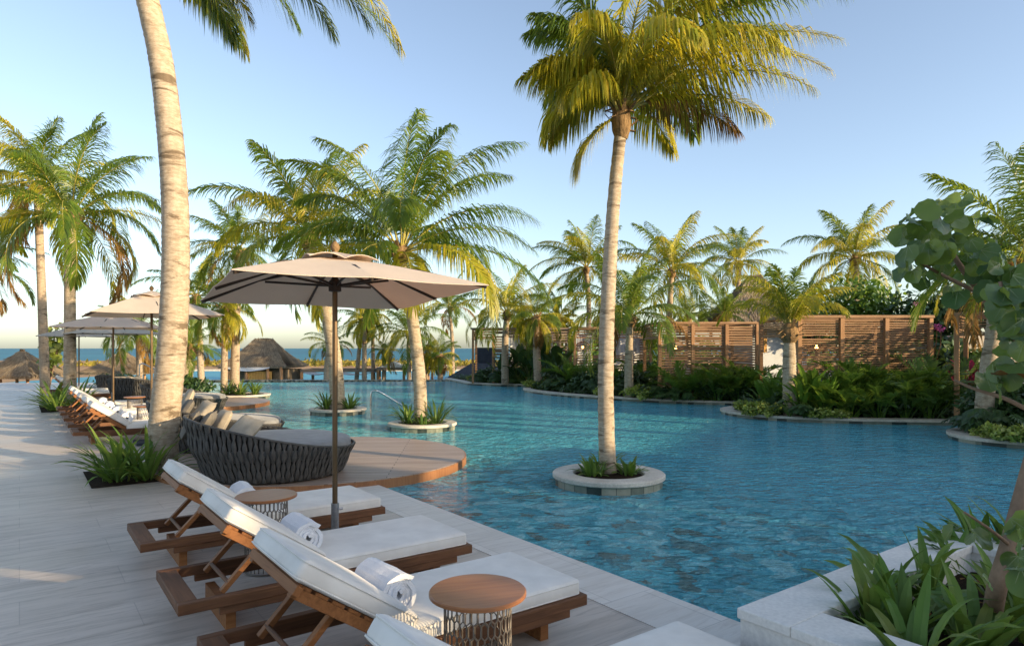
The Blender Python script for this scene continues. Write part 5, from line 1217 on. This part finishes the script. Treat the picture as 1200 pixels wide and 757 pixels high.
# ------------------------------------------------------------------ stone planter in the near corner
PL = thing('stone_planter', 'pale limestone planter box full of strap leaves in the near corner', 'planter', ab(2.73, 1.90), ANG)
mb = MB(); W1, W2, Hh, t0 = 2.32, 3.6, .425, .27
def slab(x0, x1, y0, y1, z0, z1): mb.box(((x0 + x1) / 2, (y0 + y1) / 2, (z0 + z1) / 2), (x1 - x0, y1 - y0, z1 - z0))
slab(.012, W1 - .012, -t0 + .012, -.012, -.6, Hh - .05); slab(.012, t0 - .012, -W2, -t0 + .012, -.6, Hh - .05); slab(W1 - t0 + .012, W1 - .012, -W2, -t0 + .012, -.6, Hh - .05); mb.build('wall', M['planter_stone'], PL)
mb = MB(); slab(0, W1, -t0, 0, Hh - .05, Hh); o = mb.build('cap', M['planter_stone'], PL, bevel=.006)
mb = MB(); slab(0, t0, -W2, -t0 - .002, Hh - .05, Hh); slab(W1 - t0, W1, -W2, -t0 - .002, Hh - .05, Hh); mb.build('cap', M['planter_stone'], PL, bevel=.006)
mb = MB(); n = 26; r_ = random.Random(4); H_ = [[Hh - .17 + r_.uniform(-.02, .03) for j in range(n + 1)] for i in range(n + 1)]
for i in range(n):
    for j in range(n):
        x_ = lambda i: t0 - .02 + (W1 - 2 * t0 + .04) * i / n; y_ = lambda j: -W2 + (W2 - t0 + .02) * j / n
        mb.face([(x_(i), y_(j), H_[i][j]), (x_(i + 1), y_(j), H_[i + 1][j]), (x_(i + 1), y_(j + 1), H_[i + 1][j + 1]), (x_(i), y_(j + 1), H_[i][j + 1])])
mb.build('soil', M['soil'], PL, smooth=True)
rng = random.Random(19)
g = 'strap leaf plants in the stone planter'
for px, py, n, L, lab in ((1010, 735, 15, .50, 'nearest the inner corner, broad leaves'), (1048, 745, 17, .56, 'beside the corner plant, leaves arching left'), (1025, 700, 12, .52, 'with one tall upright blade against the water'), (1075, 700, 14, .5, 'in the middle behind the soil gap'), (1110, 665, 14, .5, 'along the back wall, left of the sea grape stem'),
        (1140, 650, 14, .62, 'at the back wall with two tall upright blades'), (1175, 655, 15, .62, 'behind the sea grape stem'), (1130, 775, 16, .6, 'with long arching leaf crossing the stem'), (1190, 745, 15, .6, 'at the right frame edge below the stem'), (1060, 790, 15, .55, 'cut by the bottom edge, spreading low'), (1095, 735, 8, .34, 'small, beside the bare soil'), (1160, 700, 10, .45, 'behind the lower stem, upright')):
    c = P(px + 12, py + 6, .27)
    plant('strap_plant', 'strap leaf plant ' + lab, 'plant', strap_mb(rng, n + 4, L * .80, .058, (35, 88), .06, (15, 95)), M['leaf_strap'], c, g)
# low leaf litter plants
t_ = thing('sea_grape', 'sea grape tree with big round leathery leaves leaning over the planter', 'tree', P(1160, 738, .28))
o0 = t_.location.copy()
T0 = [o0, at(1168, 690, 2.95), at(1182, 640, 2.95), at(1200, 570, 2.98), at(1222, 490, 3.05), at(1238, 430, 3.15)]
mb = MB(); mb.tube([p - o0 for p in smooth_line(T0, 6)], [.042 - .0006 * i for i in range(31)], 10); mb.build('trunk', M['trunk_brown'], t_, smooth=True)
def branch(pts, r):
    mb = MB(); L = smooth_line([p - o0 for p in pts], 6); mb.tube(L, [r * (1 - .6 * i / len(L)) for i in range(len(L))], 8); mb.build('branch', M['trunk_brown'], t_, smooth=True)
branch([at(1232, 455, 3.1), at(1190, 400, 3.25), at(1150, 345, 3.35), at(1118, 300, 3.4), at(1100, 255, 3.45)], .022)
branch([at(1150, 345, 3.35), at(1100, 320, 3.3), at(1065, 300, 3.25)], .012)
branch([at(1228, 470, 3.05), at(1200, 430, 2.95), at(1185, 380, 2.9), at(1172, 330, 2.9)], .018)
branch([at(1222, 490, 3.05), at(1180, 468, 3.1), at(1140, 455, 3.2), at(1118, 445, 3.25)], .012)
branch([at(1185, 640, 2.95), at(1160, 620, 2.85), at(1130, 600, 2.8)], .010)
mb = MB(); rust = MB(); rng = random.Random(6)
def cluster(cx, cy, d, rx, ry, n, rmin, rmax, ex=2.0):
    k = 0; tries = 0; got = []
    while k < n and tries < 4000:
        tries += 1; a = rng.uniform(0, 6.283); q = math.sqrt(rng.random()); x, y = cx + rx * q * math.cos(a), cy + ry * q * math.sin(a); dd = d + rng.uniform(-.28, .28)
        p = at(x, y, dd)
        if any((p - g_).length < .038 for g_ in got): continue
        got.append(p); N = (Vector((rng.uniform(-1.1, .8), rng.uniform(-.9, .35), rng.uniform(-.1, .9)))).normalized(); D = Vector((rng.uniform(-.8, .8), rng.uniform(-.5, .3), rng.uniform(-1.1, -.1))).normalized()
        round_leaf(rust if rng.random() < .014 and rmax < .085 else mb, p - o0, D, N, rng.uniform(rmin * .7, rmax), rng); k += 1
cluster(1108, 286, 3.4, 54, 56, 84, .042, .068); cluster(1158, 312, 3.3, 28, 26, 16, .042, .065); cluster(1190, 366, 2.95, 26, 62, 52, .052, .082); cluster(1172, 440, 3.0, 22, 30, 7, .05, .075)
cluster(1130, 618, 2.85, 18, 16, 4, .045, .065); cluster(1188, 612, 2.75, 12, 24, 4, .05, .07); cluster(1192, 668, 2.7, 10, 26, 4, .05, .065); cluster(1150, 670, 2.85, 14, 14, 2, .045, .06)
mb.build('crown', [M['leaf_sea'], M['vein']], t_, smooth=True); rust.build('rusty_leaves', [M['leaf_rust'], M['vein']], t_, smooth=True)
rng = random.Random(12); mb = MB()
for i in range(140):
    c = ab(rng.uniform(3.05, 4.7), rng.uniform(.2, 1.6), .272); leaf(mb, c, Vector((rng.uniform(-1, 1), rng.uniform(-1, 1), .1)), Vector((rng.uniform(-.3, .3), rng.uniform(-.3, .3), 1)), rng.uniform(.03, .07), .03, 0, k=2)
o = mb.build('leaf_litter', M['leaf_rust']); stuff(o); tag(o, 'dry brown leaf litter on the planter soil', 'leaf litter')

# ------------------------------------------------------------------ unseen blocks added behind and right of the camera to shade the near deck
S2 = Vector((.883, -.469, 0)); T2 = Vector((.469, .883, 0))
HB = thing('shade_blocker', 'unseen flat topped blocks added behind the camera to shade the near deck', 'shade blocker', (0, 0, 0))
for t0_, t1_, h_ in ((-30, 2.54, 7.4), (2.72, 7.0, 7.4), (7.05, 10.55, 6.15), (10.6, 16.8, 5.75), (16.85, 44, 5.5)):  # heights and gaps shaped only to set the shade line and sun streaks
    mb = MB(); c = S2 * 24 + T2 * (t0_ + t1_) / 2; mb.box((c.x, c.y, h_ / 2 - .3), (4, t1_ - t0_, h_ + .6), Matrix((S2, T2, Vector((0, 0, 1)))).transposed()); mb.build('shade_block', M['sand_wall'], HB, bevel=.03)
